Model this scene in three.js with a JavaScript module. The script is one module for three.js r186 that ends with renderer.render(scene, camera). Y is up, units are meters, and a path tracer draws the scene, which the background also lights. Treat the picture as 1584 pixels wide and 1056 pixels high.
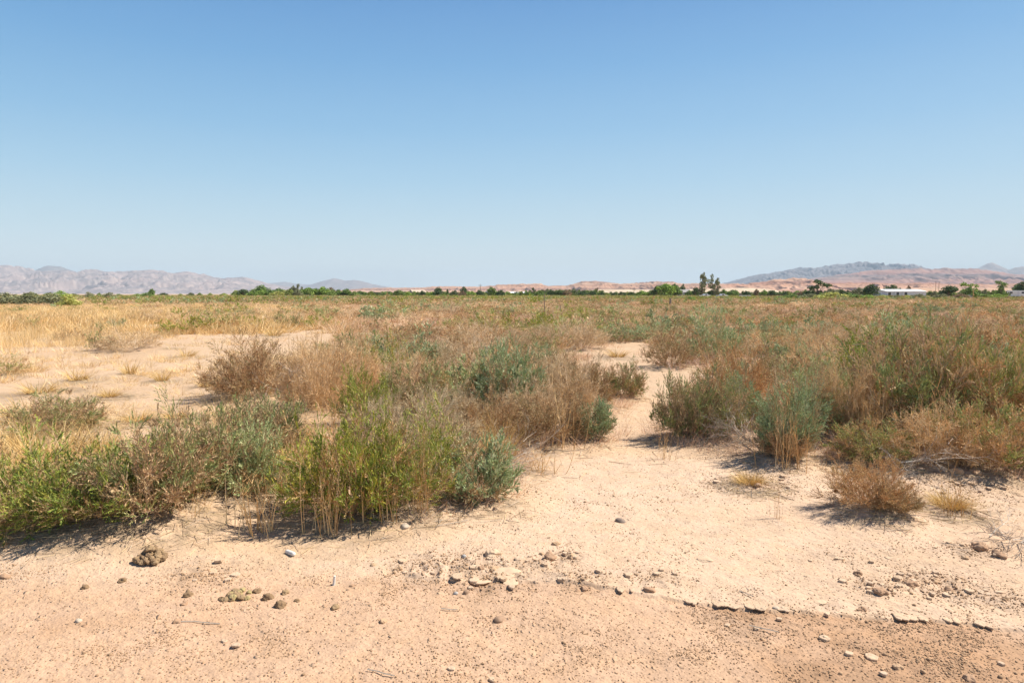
import * as THREE from 'three';
import * as BufferGeometryUtils from 'three/addons/utils/BufferGeometryUtils.js';

// ------------------------------------------------------------------ camera, sky, sun, exposure
const scene = new THREE.Scene();
const EYE = 1.65, PITCH = 4.0 * Math.PI / 180, FPX = 1056, CX = 792, CY = 528, HOR = CY - FPX * Math.tan(PITCH);
const camera = new THREE.PerspectiveCamera(2 * Math.atan(528 / FPX) * 180 / Math.PI, 1024 / 682, 0.1, 60000);
camera.position.set(0, EYE, 0);
camera.rotation.set(-PITCH, 0, 0);
scene.add(camera);

const renderer = new THREE.WebGLRenderer({ antialias: true });
renderer.toneMapping = THREE.LinearToneMapping;
const EXPOSURE = 1.7;
renderer.toneMappingExposure = EXPOSURE;
renderer.shadowMap.enabled = true;

const SUN = new THREE.Vector3(0.95, 1.25, -0.22).normalize();
const sun = new THREE.DirectionalLight(new THREE.Color().setRGB(1, 0.925, 0.815), 4.95);
sun.position.copy(SUN).multiplyScalar(80);
sun.castShadow = true;
sun.shadow.mapSize.set(4096, 4096);
Object.assign(sun.shadow.camera, { left: -40, right: 40, top: 40, bottom: -40, near: 1, far: 200 });
scene.add(sun, sun.target);

const lin = (v) => { v /= 255; return v <= 0.04045 ? v / 12.92 : Math.pow((v + 0.055) / 1.055, 2.4); };
const smooth = (a, b, x) => { const t = Math.min(1, Math.max(0, (x - a) / (b - a))); return t * t * (3 - 2 * t); };
const mix = (a, b, t) => a + (b - a) * t;
{
  // clear desert sky: pale at the horizon, deep blue overhead, a little paler and more violet round the sun's side
  const W = 1024, Hh = 512, d = new Float32Array(W * Hh * 4);
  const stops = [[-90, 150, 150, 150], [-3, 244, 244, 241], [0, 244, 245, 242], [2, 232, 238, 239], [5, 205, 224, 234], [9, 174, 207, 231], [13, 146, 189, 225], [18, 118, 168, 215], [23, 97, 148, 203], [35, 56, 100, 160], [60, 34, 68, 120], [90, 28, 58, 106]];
  for (let j = 0; j < Hh; j++) {
    const el = ((j + 0.5) / Hh - 0.5) * 180;
    let k = 0; while (k < stops.length - 2 && el > stops[k + 1][0]) k++;
    const a = stops[k], b = stops[k + 1], t = Math.min(1, Math.max(0, (el - a[0]) / (b[0] - a[0])));
    for (let i = 0; i < W; i++) {
      const az = ((i + 0.5) / W - 0.5) * 2 * Math.PI;
      const x = Math.cos(az) * Math.cos(el * Math.PI / 180), z = Math.sin(az) * Math.cos(el * Math.PI / 180), y = Math.sin(el * Math.PI / 180);
      const c = x * SUN.x + y * SUN.y + z * SUN.z;
      const g = smooth(-0.2, 1, c);
      const o = (j * W + i) * 4, up = smooth(0, 22, el);
      const m = [1 + 0.5 * g * up, 1 + 0.24 * g * up, 1 + 0.14 * g * up];
      for (let q = 0; q < 3; q++) d[o + q] = mix(lin(a[q + 1]), lin(b[q + 1]), t) * m[q] * [0.97, 1.04, 1.05][q] / EXPOSURE;
      d[o + 3] = 1;
    }
  }
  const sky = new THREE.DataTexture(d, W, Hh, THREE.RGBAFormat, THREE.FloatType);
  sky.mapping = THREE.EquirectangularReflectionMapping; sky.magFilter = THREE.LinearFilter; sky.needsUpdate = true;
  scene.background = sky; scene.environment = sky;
}
scene.fog = new THREE.FogExp2(new THREE.Color().setRGB(0.7, 0.85, 1.0), 0.00005);

// ------------------------------------------------------------------ helpers
function rng(seed) { let a = (seed * 2654435761) >>> 0; return () => { a = (a + 0x6D2B79F5) >>> 0; let t = a; t = Math.imul(t ^ (t >>> 15), t | 1); t ^= t + Math.imul(t ^ (t >>> 7), t | 61); return ((t ^ (t >>> 14)) >>> 0) / 4294967296; }; }
function hash2(x, y) { let h = Math.imul(x, 374761393) + Math.imul(y, 668265263) | 0; h = Math.imul(h ^ (h >>> 13), 1274126177); return ((h ^ (h >>> 16)) >>> 0) / 4294967296; }
function noise(x, y) { const xi = Math.floor(x), yi = Math.floor(y); let fx = x - xi, fy = y - yi; fx = fx * fx * fx * (fx * (fx * 6 - 15) + 10); fy = fy * fy * fy * (fy * (fy * 6 - 15) + 10); return mix(mix(hash2(xi, yi), hash2(xi + 1, yi), fx), mix(hash2(xi, yi + 1), hash2(xi + 1, yi + 1), fx), fy); }
function fbm(x, y, n = 4) { let s = 0, a = 0.5, t = 0; for (let i = 0; i < n; i++) { s += a * noise(x, y); t += a; x = x * 2.03 + 17.3; y = y * 2.03 - 9.1; a *= 0.5; } return s / t; }
function hash3(x, y, z) { return hash2(x + Math.imul(z, 7919), y + Math.imul(z, 104729)); }
function noise3(x, y, z) { const zi = Math.floor(z); let f = z - zi; f = f * f * (3 - 2 * f); return mix(noise(x + zi * 37.7, y + zi * 91.3), noise(x + (zi + 1) * 37.7, y + (zi + 1) * 91.3), f); }

const used = new Map();
function numbered(name) { const n = used.get(name) ?? 0; used.set(name, n + 1); return n ? `${name}_${String(n).padStart(3, '0')}` : name; }
function shadows(o) { o.traverse((m) => { if (m.isMesh) { m.castShadow = true; m.receiveShadow = true; } }); }
function tag(o, label, category, group, kind) { o.userData = { label, category }; if (group) o.userData.group = group; if (kind) o.userData.kind = kind; return o; }
function thing(name, label, category, group) { const o = new THREE.Group(); o.name = numbered(name); tag(o, label, category, group); scene.add(o); return o; }
function part(name, geo, mat, parent) { const m = new THREE.Mesh(geo, mat); m.name = name; m.castShadow = m.receiveShadow = true; parent.add(m); return m; }
function top(name, geo, mat, label, category, group, kind) { const m = new THREE.Mesh(geo, mat); m.name = numbered(name); m.castShadow = m.receiveShadow = true; tag(m, label, category, group, kind); scene.add(m); return m; }

// a point of the photograph (1584 x 1056) on level ground
function G(px, py) {
  const u = (px - CX) / FPX, v = (CY - py) / FPX, c = Math.cos(PITCH), s = Math.sin(PITCH);
  const dy = -s + v * c, dz = -c - v * s, t = -EYE / dy;
  return { x: u * t, z: dz * t, d: Math.hypot(u * t, dz * t) };
}
function inPoly(x, y, p) { let r = false; for (let i = 0, j = p.length - 1; i < p.length; j = i++) { const [xi, yi] = p[i], [xj, yj] = p[j]; if ((yi > y) !== (yj > y) && x < (xj - xi) * (y - yi) / (yj - yi) + xi) r = !r; } return r; }
function polyDist(x, y, p) { let m = 1e9; for (let i = 0, j = p.length - 1; i < p.length; j = i++) { const [ax, ay] = p[j], [bx, by] = p[i]; const dx = bx - ax, dy = by - ay, t = Math.min(1, Math.max(0, ((x - ax) * dx + (y - ay) * dy) / (dx * dx + dy * dy))); m = Math.min(m, Math.hypot(x - ax - t * dx, y - ay - t * dy)); } return inPoly(x, y, p) ? -m : m; }
const ground = (pts) => pts.map(([a, b]) => { const g = G(a, b); return [g.x, g.z]; });

class Buf {
  constructor() { this.p = new Float32Array(4096 * 9); this.c = new Float32Array(4096 * 9); this.n = 0; }
  tri(ax, ay, az, bx, by, bz, cx, cy, cz, r, g, b) {
    if (this.n + 9 > this.p.length) for (const k of ['p', 'c']) { const q = new Float32Array(this[k].length * 2); q.set(this[k]); this[k] = q; }
    const p = this.p, c = this.c, n = this.n;
    p[n] = ax; p[n + 1] = ay; p[n + 2] = az; p[n + 3] = bx; p[n + 4] = by; p[n + 5] = bz; p[n + 6] = cx; p[n + 7] = cy; p[n + 8] = cz;
    for (let i = 0; i < 9; i += 3) { c[n + i] = r; c[n + i + 1] = g; c[n + i + 2] = b; }
    this.n += 9;
  }
  geo() { const g = new THREE.BufferGeometry(); g.setAttribute('position', new THREE.BufferAttribute(this.p.slice(0, this.n), 3)); g.setAttribute('color', new THREE.BufferAttribute(this.c.slice(0, this.n), 3)); return g; }
  // three-sided tapered rod from a to b
  rod(a, b, ra, rb, col) {
    const d = [b[0] - a[0], b[1] - a[1], b[2] - a[2]], l = Math.hypot(...d) || 1e-6;
    const w = Math.abs(d[1] / l) < 0.9 ? [0, 1, 0] : [1, 0, 0];
    let u = [d[1] * w[2] - d[2] * w[1], d[2] * w[0] - d[0] * w[2], d[0] * w[1] - d[1] * w[0]]; const ul = Math.hypot(...u); u = u.map((q) => q / ul);
    const v = [(d[1] * u[2] - d[2] * u[1]) / l, (d[2] * u[0] - d[0] * u[2]) / l, (d[0] * u[1] - d[1] * u[0]) / l];
    const A = [], Bq = [];
    for (let i = 0; i < 3; i++) { const s = Math.sin(i * 2.0944), c = Math.cos(i * 2.0944); A.push([0, 1, 2].map((q) => a[q] + ra * (u[q] * c + v[q] * s))); Bq.push([0, 1, 2].map((q) => b[q] + rb * (u[q] * c + v[q] * s))); }
    for (let i = 0; i < 3; i++) {
      const j = (i + 1) % 3;
      this.tri(...A[i], ...A[j], ...Bq[j], ...col);
      if (rb > 0) this.tri(...A[i], ...Bq[j], ...Bq[i], ...col);
    }
  }
  // flat tapering ribbon (grass blade piece), side = half-width vector
  ribbon(a, b, s, wa, wb, col) {
    this.tri(a[0] - s[0] * wa, a[1] - s[1] * wa, a[2] - s[2] * wa, a[0] + s[0] * wa, a[1] + s[1] * wa, a[2] + s[2] * wa, b[0] + s[0] * wb, b[1] + s[1] * wb, b[2] + s[2] * wb, ...col);
    if (wb > 0) this.tri(a[0] - s[0] * wa, a[1] - s[1] * wa, a[2] - s[2] * wa, b[0] + s[0] * wb, b[1] + s[1] * wb, b[2] + s[2] * wb, b[0] - s[0] * wb, b[1] - s[1] * wb, b[2] - s[2] * wb, ...col);
  }
}

// ------------------------------------------------------------------ layout of the land (ground plan)
const BARE_LEFT = ground([[-120, 700], [60, 705], [170, 712], [270, 705], [345, 690], [330, 640], [420, 650], [480, 690], [500, 660], [450, 620], [470, 560], [505, 535], [520, 512], [470, 508], [380, 518], [290, 517], [200, 534], [90, 543], [-120, 560]]);
const BARE_PATH = ground([[820, 712], [960, 700], [965, 640], [1000, 600], [990, 585], [915, 572], [905, 556], [950, 548], [965, 532], [1000, 530], [1005, 560], [1020, 576], [1085, 582], [1075, 610], [1040, 625], [1005, 655], [1000, 685], [1090, 705], [1110, 730], [900, 760]]);
const BARE_FRONT = ground([[-600, 852], [0, 848], [300, 852], [480, 846], [560, 838], [700, 818], [770, 795], [806, 772], [830, 708], [960, 696], [1100, 706], [1240, 730], [1380, 732], [1500, 742], [1640, 762], [2300, 800]]);
BARE_FRONT.push([30, 20], [-30, 20]);
const BARES = [BARE_LEFT, BARE_PATH, BARE_FRONT];
const bareDist = (x, z) => Math.min(polyDist(x, z, BARE_LEFT), polyDist(x, z, BARE_PATH), polyDist(x, z, BARE_FRONT));
const LEDGE = ground([[-400, 880], [0, 872], [200, 880], [420, 872], [600, 885], [700, 905], [850, 908], [1000, 928], [1100, 940], [1200, 946], [1320, 955], [1420, 958], [1500, 967], [1600, 978], [1800, 1004], [2400, 1090]]).sort((a, b) => a[0] - b[0]);
function ledgeZ(x) { let i = 0; while (i < LEDGE.length - 2 && x > LEDGE[i + 1][0]) i++; const a = LEDGE[i], b = LEDGE[i + 1]; return mix(a[1], b[1], Math.min(1.5, Math.max(-0.5, (x - a[0]) / (b[0] - a[0])))) + 0.07 * (fbm(x * 3.1, 4.2, 3) - 0.5) + 0.03 * (noise(x * 22, 8.8) - 0.5); }
// clumps of cloddy, broken ground: [px, py, radius m, strength]
const ROUGH = [[700, 885, 0.42, 1], [760, 905, 0.3, 1], [830, 880, 0.22, 0.8], [870, 868, 0.16, 1], [1010, 900, 0.2, 0.7], [900, 905, 0.22, 0.9], [1160, 750, 0.5, 0.7], [1460, 905, 0.35, 1], [1420, 900, 0.25, 0.8], [1350, 905, 0.2, 0.8], [1540, 925, 0.3, 0.7], [1500, 850, 0.25, 1], [1370, 915, 0.15, 1], [320, 890, 0.3, 0.6], [1300, 860, 0.3, 0.4], [1480, 755, 0.5, 0.8], [1400, 1010, 0.7, 0.35], [1180, 970, 0.35, 0.4], [700, 1040, 0.4, 0.3], [400, 1000, 0.3, 0.2]].map(([a, b, r, s]) => { const g = G(a, b); return [g.x, g.z, r, s]; });
function rough(x, z) { let r = 0; for (const [a, b, q, s] of ROUGH) { const d2 = ((x - a) ** 2 + (z - b) ** 2 * 1.6) / (q * q); if (d2 < 4) r = Math.max(r, s * Math.exp(-d2 * 1.5)); } return r; }
const MOUNDS = [];   // [x, z, radius, height] soil gathered under the larger bushes
function H(x, z) {
  const d = Math.hypot(x, z);
  let y = 0;
  if (d < 60) {
    y += 0.05 * (fbm(x * 0.5 + 3, z * 0.5, 3) - 0.5) * Math.min(1, d / 4);
    for (const [a, b, r, h] of MOUNDS) { const q = ((x - a) ** 2 + (z - b) ** 2) / (r * r); if (q < 6) y += h * Math.exp(-q); }
  } else y += 0.25 * (fbm(x * 0.02, z * 0.02, 3) - 0.5) * smooth(60, 160, d);
  if (d < 14) {
    const L = ledgeZ(x), strength = smooth(-1.1, 0.5, x) * (0.007 + 0.006 * noise(x * 1.7, 3.3)) + 0.002;
    y += strength * smooth(L + 0.004, L - 0.004, z) - 0.5 * strength * smooth(L - 0.01, L - 0.9, z);
    const r = rough(x, z);
    y += (0.018 + 0.01 * r) * (fbm(x * 2.3, z * 2.3, 3) - 0.5);
    const c = 1 - Math.abs(2 * noise(x * 11 + 5, z * 11) - 1), c2 = 1 - Math.abs(2 * noise(x * 27, z * 27 + 3) - 1);
    y += r * (0.028 * (c * c - 0.3) + 0.014 * (c2 - 0.5));
    y += 0.005 * (noise(x * 17, z * 17) - 0.5) + 0.0035 * (noise(x * 43, z * 43) - 0.5);
  }
  return y;
}

// ------------------------------------------------------------------ plant geometry
const V3 = (x, y, z) => [x, y, z];
const norm = (v) => { const l = Math.hypot(v[0], v[1], v[2]) || 1; return [v[0] / l, v[1] / l, v[2] / l]; };
function turned(d, ang, R) { // a direction at an angle from d, on a random side
  const w = norm([R() - 0.5, R() - 0.5, R() - 0.5]); const dot = w[0] * d[0] + w[1] * d[1] + w[2] * d[2];
  const p = norm([w[0] - d[0] * dot, w[1] - d[1] * dot, w[2] - d[2] * dot]); const c = Math.cos(ang), s = Math.sin(ang);
  return [d[0] * c + p[0] * s, d[1] * c + p[1] * s, d[2] * c + p[2] * s];
}
const BRIGHT = 1.1;
const pick = (arr, R) => arr[Math.floor(R() * arr.length)];
const tint = (c, k) => [c[0] * k, c[1] * k, c[2] * k];

// colours are linear base colours of dry, pale desert plants
const PAL = {
  green: { leaf: [[0.3, 0.33, 0.06], [0.24, 0.3, 0.06], [0.38, 0.36, 0.07], [0.18, 0.24, 0.05]], dead: [[0.46, 0.28, 0.13], [0.42, 0.32, 0.15]], stem: [[0.42, 0.29, 0.16], [0.5, 0.36, 0.21]], deadShare: 0.22 },
  sage: { leaf: [[0.33, 0.4, 0.205], [0.39, 0.45, 0.245], [0.28, 0.35, 0.165], [0.45, 0.49, 0.29]], dead: [[0.46, 0.31, 0.16], [0.42, 0.34, 0.2]], stem: [[0.46, 0.35, 0.22], [0.4, 0.29, 0.17]], deadShare: 0.2 },
  olive: { leaf: [[0.32, 0.33, 0.12], [0.27, 0.32, 0.13], [0.37, 0.35, 0.14], [0.22, 0.26, 0.1]], dead: [[0.48, 0.31, 0.17], [0.4, 0.26, 0.15], [0.54, 0.4, 0.22]], stem: [[0.48, 0.35, 0.22], [0.4, 0.28, 0.18]], deadShare: 0.4 },
  rust: { leaf: [[0.42, 0.25, 0.13], [0.5, 0.32, 0.17], [0.32, 0.185, 0.09], [0.57, 0.4, 0.22]], dead: [[0.58, 0.42, 0.24], [0.32, 0.25, 0.11]], stem: [[0.44, 0.29, 0.17], [0.54, 0.39, 0.24]], deadShare: 0.3 },
  tan: { leaf: [[0.61, 0.455, 0.28], [0.55, 0.4, 0.245], [0.66, 0.525, 0.35], [0.5, 0.355, 0.2]], dead: [[0.44, 0.3, 0.18], [0.68, 0.52, 0.32]], stem: [[0.58, 0.46, 0.33], [0.5, 0.39, 0.27]], deadShare: 0.3 },
};
for (const p of Object.values(PAL)) for (const k of ['leaf', 'dead', 'stem']) p[k] = p[k].map((c) => c.map((v) => Math.min(0.82, v * BRIGHT)));
const STRAW = [[0.72, 0.51, 0.2], [0.76, 0.57, 0.26], [0.64, 0.43, 0.16], [0.8, 0.65, 0.36], [0.56, 0.36, 0.14]];

// a many-stemmed desert shrub about 1 m wide and 0.65 m high: returns { stem, foliage }
function shrubGeo(kind, seed, q) {
  const R = rng(seed), P = PAL[kind], S = new Buf(), F = new Buf(), RAD = 0.5, HT = q.HT ?? 0.65;
  const lobes = []; for (let i = 0; i < 7; i++) lobes.push([R() * 6.28, 0.75 + R() * 0.45]);
  const env = (th, ph) => { let k = 0, t = 0; for (const [a, s] of lobes) { const w = Math.exp(2.2 * Math.cos(ph - a)); k += w * s; t += w; } const e = 1 / Math.sqrt((Math.cos(th) / HT) ** 2 + (Math.sin(th) / RAD) ** 2); return e * mix(1, k / t, Math.min(1, th * 1.4)); };
  const leaf = (o, d, L, W, col) => {
    const s = turned(d, Math.PI / 2, R), m = [o[0] + d[0] * L * 0.45, o[1] + d[1] * L * 0.45, o[2] + d[2] * L * 0.45], e = [o[0] + d[0] * L, o[1] + d[1] * L, o[2] + d[2] * L];
    if (q.leafTris === 2) { F.tri(...o, m[0] + s[0] * W, m[1] + s[1] * W, m[2] + s[2] * W, ...e, ...col); F.tri(...o, ...e, m[0] - s[0] * W, m[1] - s[1] * W, m[2] - s[2] * W, ...col); }
    else F.tri(o[0] + s[0] * W, o[1] + s[1] * W, o[2] + s[2] * W, o[0] - s[0] * W, o[1] - s[1] * W, o[2] - s[2] * W, ...e, ...col);
  };
  const dry = kind === 'rust' || kind === 'tan';
  for (let i = 0; i < q.main; i++) {
    const ph = i * 2.39996 + R() * 0.9, th = q.spread * Math.pow(R(), 0.55), r0 = 0.15 * Math.sqrt(R());
    let p = [Math.cos(ph) * r0 + (R() - 0.5) * 0.05, -0.02, Math.sin(ph) * r0 + (R() - 0.5) * 0.05];
    const L = env(th, ph) * (0.72 + 0.36 * R()), st = Math.min(1.45, th * 1.12 + 0.05);
    let d = [Math.sin(st) * Math.cos(ph), Math.cos(st), Math.sin(st) * Math.sin(ph)];
    const n = q.seg, pts = [[p, d]], rad = q.stemR * (0.7 + 0.6 * R()), sc = tint(pick(P.stem, R), 0.75 + 0.5 * R());
    for (let k = 1; k <= n; k++) {
      d = norm([d[0] + (R() - 0.5) * 0.28, d[1] + 0.1 * q.curve + (R() - 0.5) * 0.2, d[2] + (R() - 0.5) * 0.28]);
      const e = [p[0] + d[0] * L / n, Math.max(0.012, p[1] + d[1] * L / n), p[2] + d[2] * L / n];
      S.rod(p, e, rad * (1 - (k - 1) / n * 0.8), rad * (1 - k / n * 0.8), sc);
      p = e; pts.push([p, d]);
    }
    const deadStem = R() < P.deadShare;
    for (let j = 0; j < q.side; j++) {
      const t = 0.14 + 0.86 * Math.pow(R(), 0.85), f = t * n, a = Math.min(n - 1, Math.floor(f)), fr = f - a;
      const o = [0, 1, 2].map((x) => mix(pts[a][0][x], pts[a + 1][0][x], fr));
      let dir = turned(pts[a + 1][1], 0.35 + 0.6 * R(), R); dir = norm([dir[0], dir[1] + 0.25 * q.curve, dir[2]]);
      const l2 = L * (0.16 + 0.24 * R()) * (1.15 - 0.5 * t), e = [o[0] + dir[0] * l2, Math.max(0.01, o[1] + dir[1] * l2), o[2] + dir[2] * l2];
      S.rod(o, e, rad * 0.45, rad * 0.15, sc);
      const deadSide = deadStem || R() < P.deadShare * 0.7;
      for (let k = 0; k < q.twig; k++) {
        const tt = 0.25 + 0.75 * (k + R()) / q.twig, o2 = [0, 1, 2].map((x) => mix(o[x], e[x], tt));
        let d2 = turned(dir, 0.3 + 0.55 * R(), R); d2 = norm([d2[0], d2[1] + 0.2 * q.curve, d2[2]]);
        const l3 = l2 * (0.4 + 0.55 * R()), e2 = [o2[0] + d2[0] * l3, Math.max(0.008, o2[1] + d2[1] * l3), o2[2] + d2[2] * l3];
        if (q.twigRods) (dry ? F : S).rod(o2, e2, q.twigR, 0, dry ? tint(pick(P.leaf, R), 0.8 + 0.4 * R()) : sc);
        const base = pick(deadSide ? P.dead : P.leaf, R), nl = deadSide ? Math.ceil(q.leaves * 0.55) : q.leaves;
        for (let m = 0; m < nl; m++) {
          const s = 0.1 + 0.9 * (m + R()) / nl, o3 = [0, 1, 2].map((x) => mix(o2[x], e2[x], s));
          leaf(o3, turned(d2, 0.2 + 0.5 * R(), R), q.leafL * (0.6 + 0.7 * R()), q.leafW * (0.7 + 0.6 * R()), tint(base, 0.78 + 0.44 * R()));
        }
      }
    }
  }
  return { stem: S.geo(), foliage: F.geo() };
}
// a tuft of dry grass about 0.5 m wide and 0.4 m high
function tuftGeo(seed, blades, width, spread, H0 = 0.4, pal = STRAW, seg = 3, r0 = 0.1) {
  const R = rng(seed), B = new Buf();
  for (let i = 0; i < blades; i++) {
    const ph = R() * 6.283, rr = r0 * Math.sqrt(R()); let p = [Math.cos(ph) * rr, -0.015, Math.sin(ph) * rr];
    const a2 = ph + (R() - 0.5) * 1.6, th = spread * Math.pow(R(), 0.8); let d = [Math.sin(th) * Math.cos(a2), Math.cos(th), Math.sin(th) * Math.sin(a2)];
    const L = H0 * (0.4 + 0.8 * R()), s = norm([Math.sin(a2 + R() * 2), 0.1, -Math.cos(a2 + R() * 2)]), c = tint(pick(pal, R), 0.75 + 0.45 * R()), bend = 0.1 + 0.3 * R();
    for (let k = 0; k < seg; k++) {
      const e = [p[0] + d[0] * L / seg, Math.max(0.006, p[1] + d[1] * L / seg), p[2] + d[2] * L / seg];
      B.ribbon(p, e, s, width * (1 - k / seg), k === seg - 1 ? 0 : width * (1 - (k + 1) / seg), c);
      d = norm([d[0] + bend * Math.cos(a2) * 0.6 + (R() - 0.5) * 0.25, d[1] - bend * 0.55 + (R() - 0.5) * 0.1, d[2] + bend * Math.sin(a2) * 0.6 + (R() - 0.5) * 0.25]); p = e;
    }
  }
  return B.geo();
}
// upright dry weed stalks, about 0.5 m high and 0.5 m wide
function stalkGeo(seed, n, pal, rad = 0.0032, wide = 0.25, Ht = 0.5, lean = 0.22, fork = 2) {
  const R = rng(seed), B = new Buf();
  for (let i = 0; i < n; i++) {
    let p = [(R() + R() - 1) * wide, -0.03, (R() + R() - 1) * 0.6 * wide], d = norm([(R() - 0.5) * 2 * lean, 1, (R() - 0.5) * 2 * lean]);
    B.rod([0, -0.022, 0], p, rad, rad, pal[0]);
    const L = Ht * (0.45 + 0.6 * R()), c = tint(pick(pal, R), 0.7 + 0.5 * R()), r = rad * (0.6 + 0.7 * R());
    for (let k = 0; k < 4; k++) {
      const e = [p[0] + d[0] * L / 4, p[1] + d[1] * L / 4, p[2] + d[2] * L / 4];
      B.rod(p, e, r * (1 - k * 0.18), r * (0.82 - k * 0.18), c);
      if (k > 0) for (let f = 0; f < fork; f++) if (R() < 0.5) { const d2 = turned(d, 0.4 + 0.5 * R(), R), l2 = L * (0.1 + 0.22 * R()); B.rod(e, [e[0] + d2[0] * l2, e[1] + Math.abs(d2[1]) * l2, e[2] + d2[2] * l2], r * 0.5, 0, c); }
      d = norm([d[0] + (R() - 0.5) * 0.18, d[1], d[2] + (R() - 0.5) * 0.18]); p = e;
    }
  }
  return B.geo();
}

// ------------------------------------------------------------------ materials
const leafMat = (r, g, b) => new THREE.MeshPhysicalMaterial({ color: new THREE.Color().setRGB(r, g, b), vertexColors: true, roughness: 0.9, transmission: 0.15, thickness: 0, side: THREE.DoubleSide, specularIntensity: 0.3 });
const twigMat = (r, g, b) => new THREE.MeshStandardMaterial({ color: new THREE.Color().setRGB(r, g, b), vertexColors: true, roughness: 0.92, side: THREE.DoubleSide });
const LEAF = [leafMat(1, 1, 1), leafMat(0.86, 0.9, 0.9), leafMat(1.12, 1.06, 0.95)];
const TWIG = [twigMat(1, 1, 1), twigMat(0.84, 0.82, 0.8), twigMat(1.14, 1.1, 1.05)];
const GRASS = leafMat(1, 1, 1), STEM = twigMat(1, 1, 1);
const plain = (r, g, b, rough = 0.9, extra = {}) => new THREE.MeshStandardMaterial({ color: new THREE.Color().setRGB(r, g, b), roughness: rough, ...extra });

// ------------------------------------------------------------------ ground
const SPOTS = [];   // [x, z, radius] of every bush, for the litter on the ground
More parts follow.
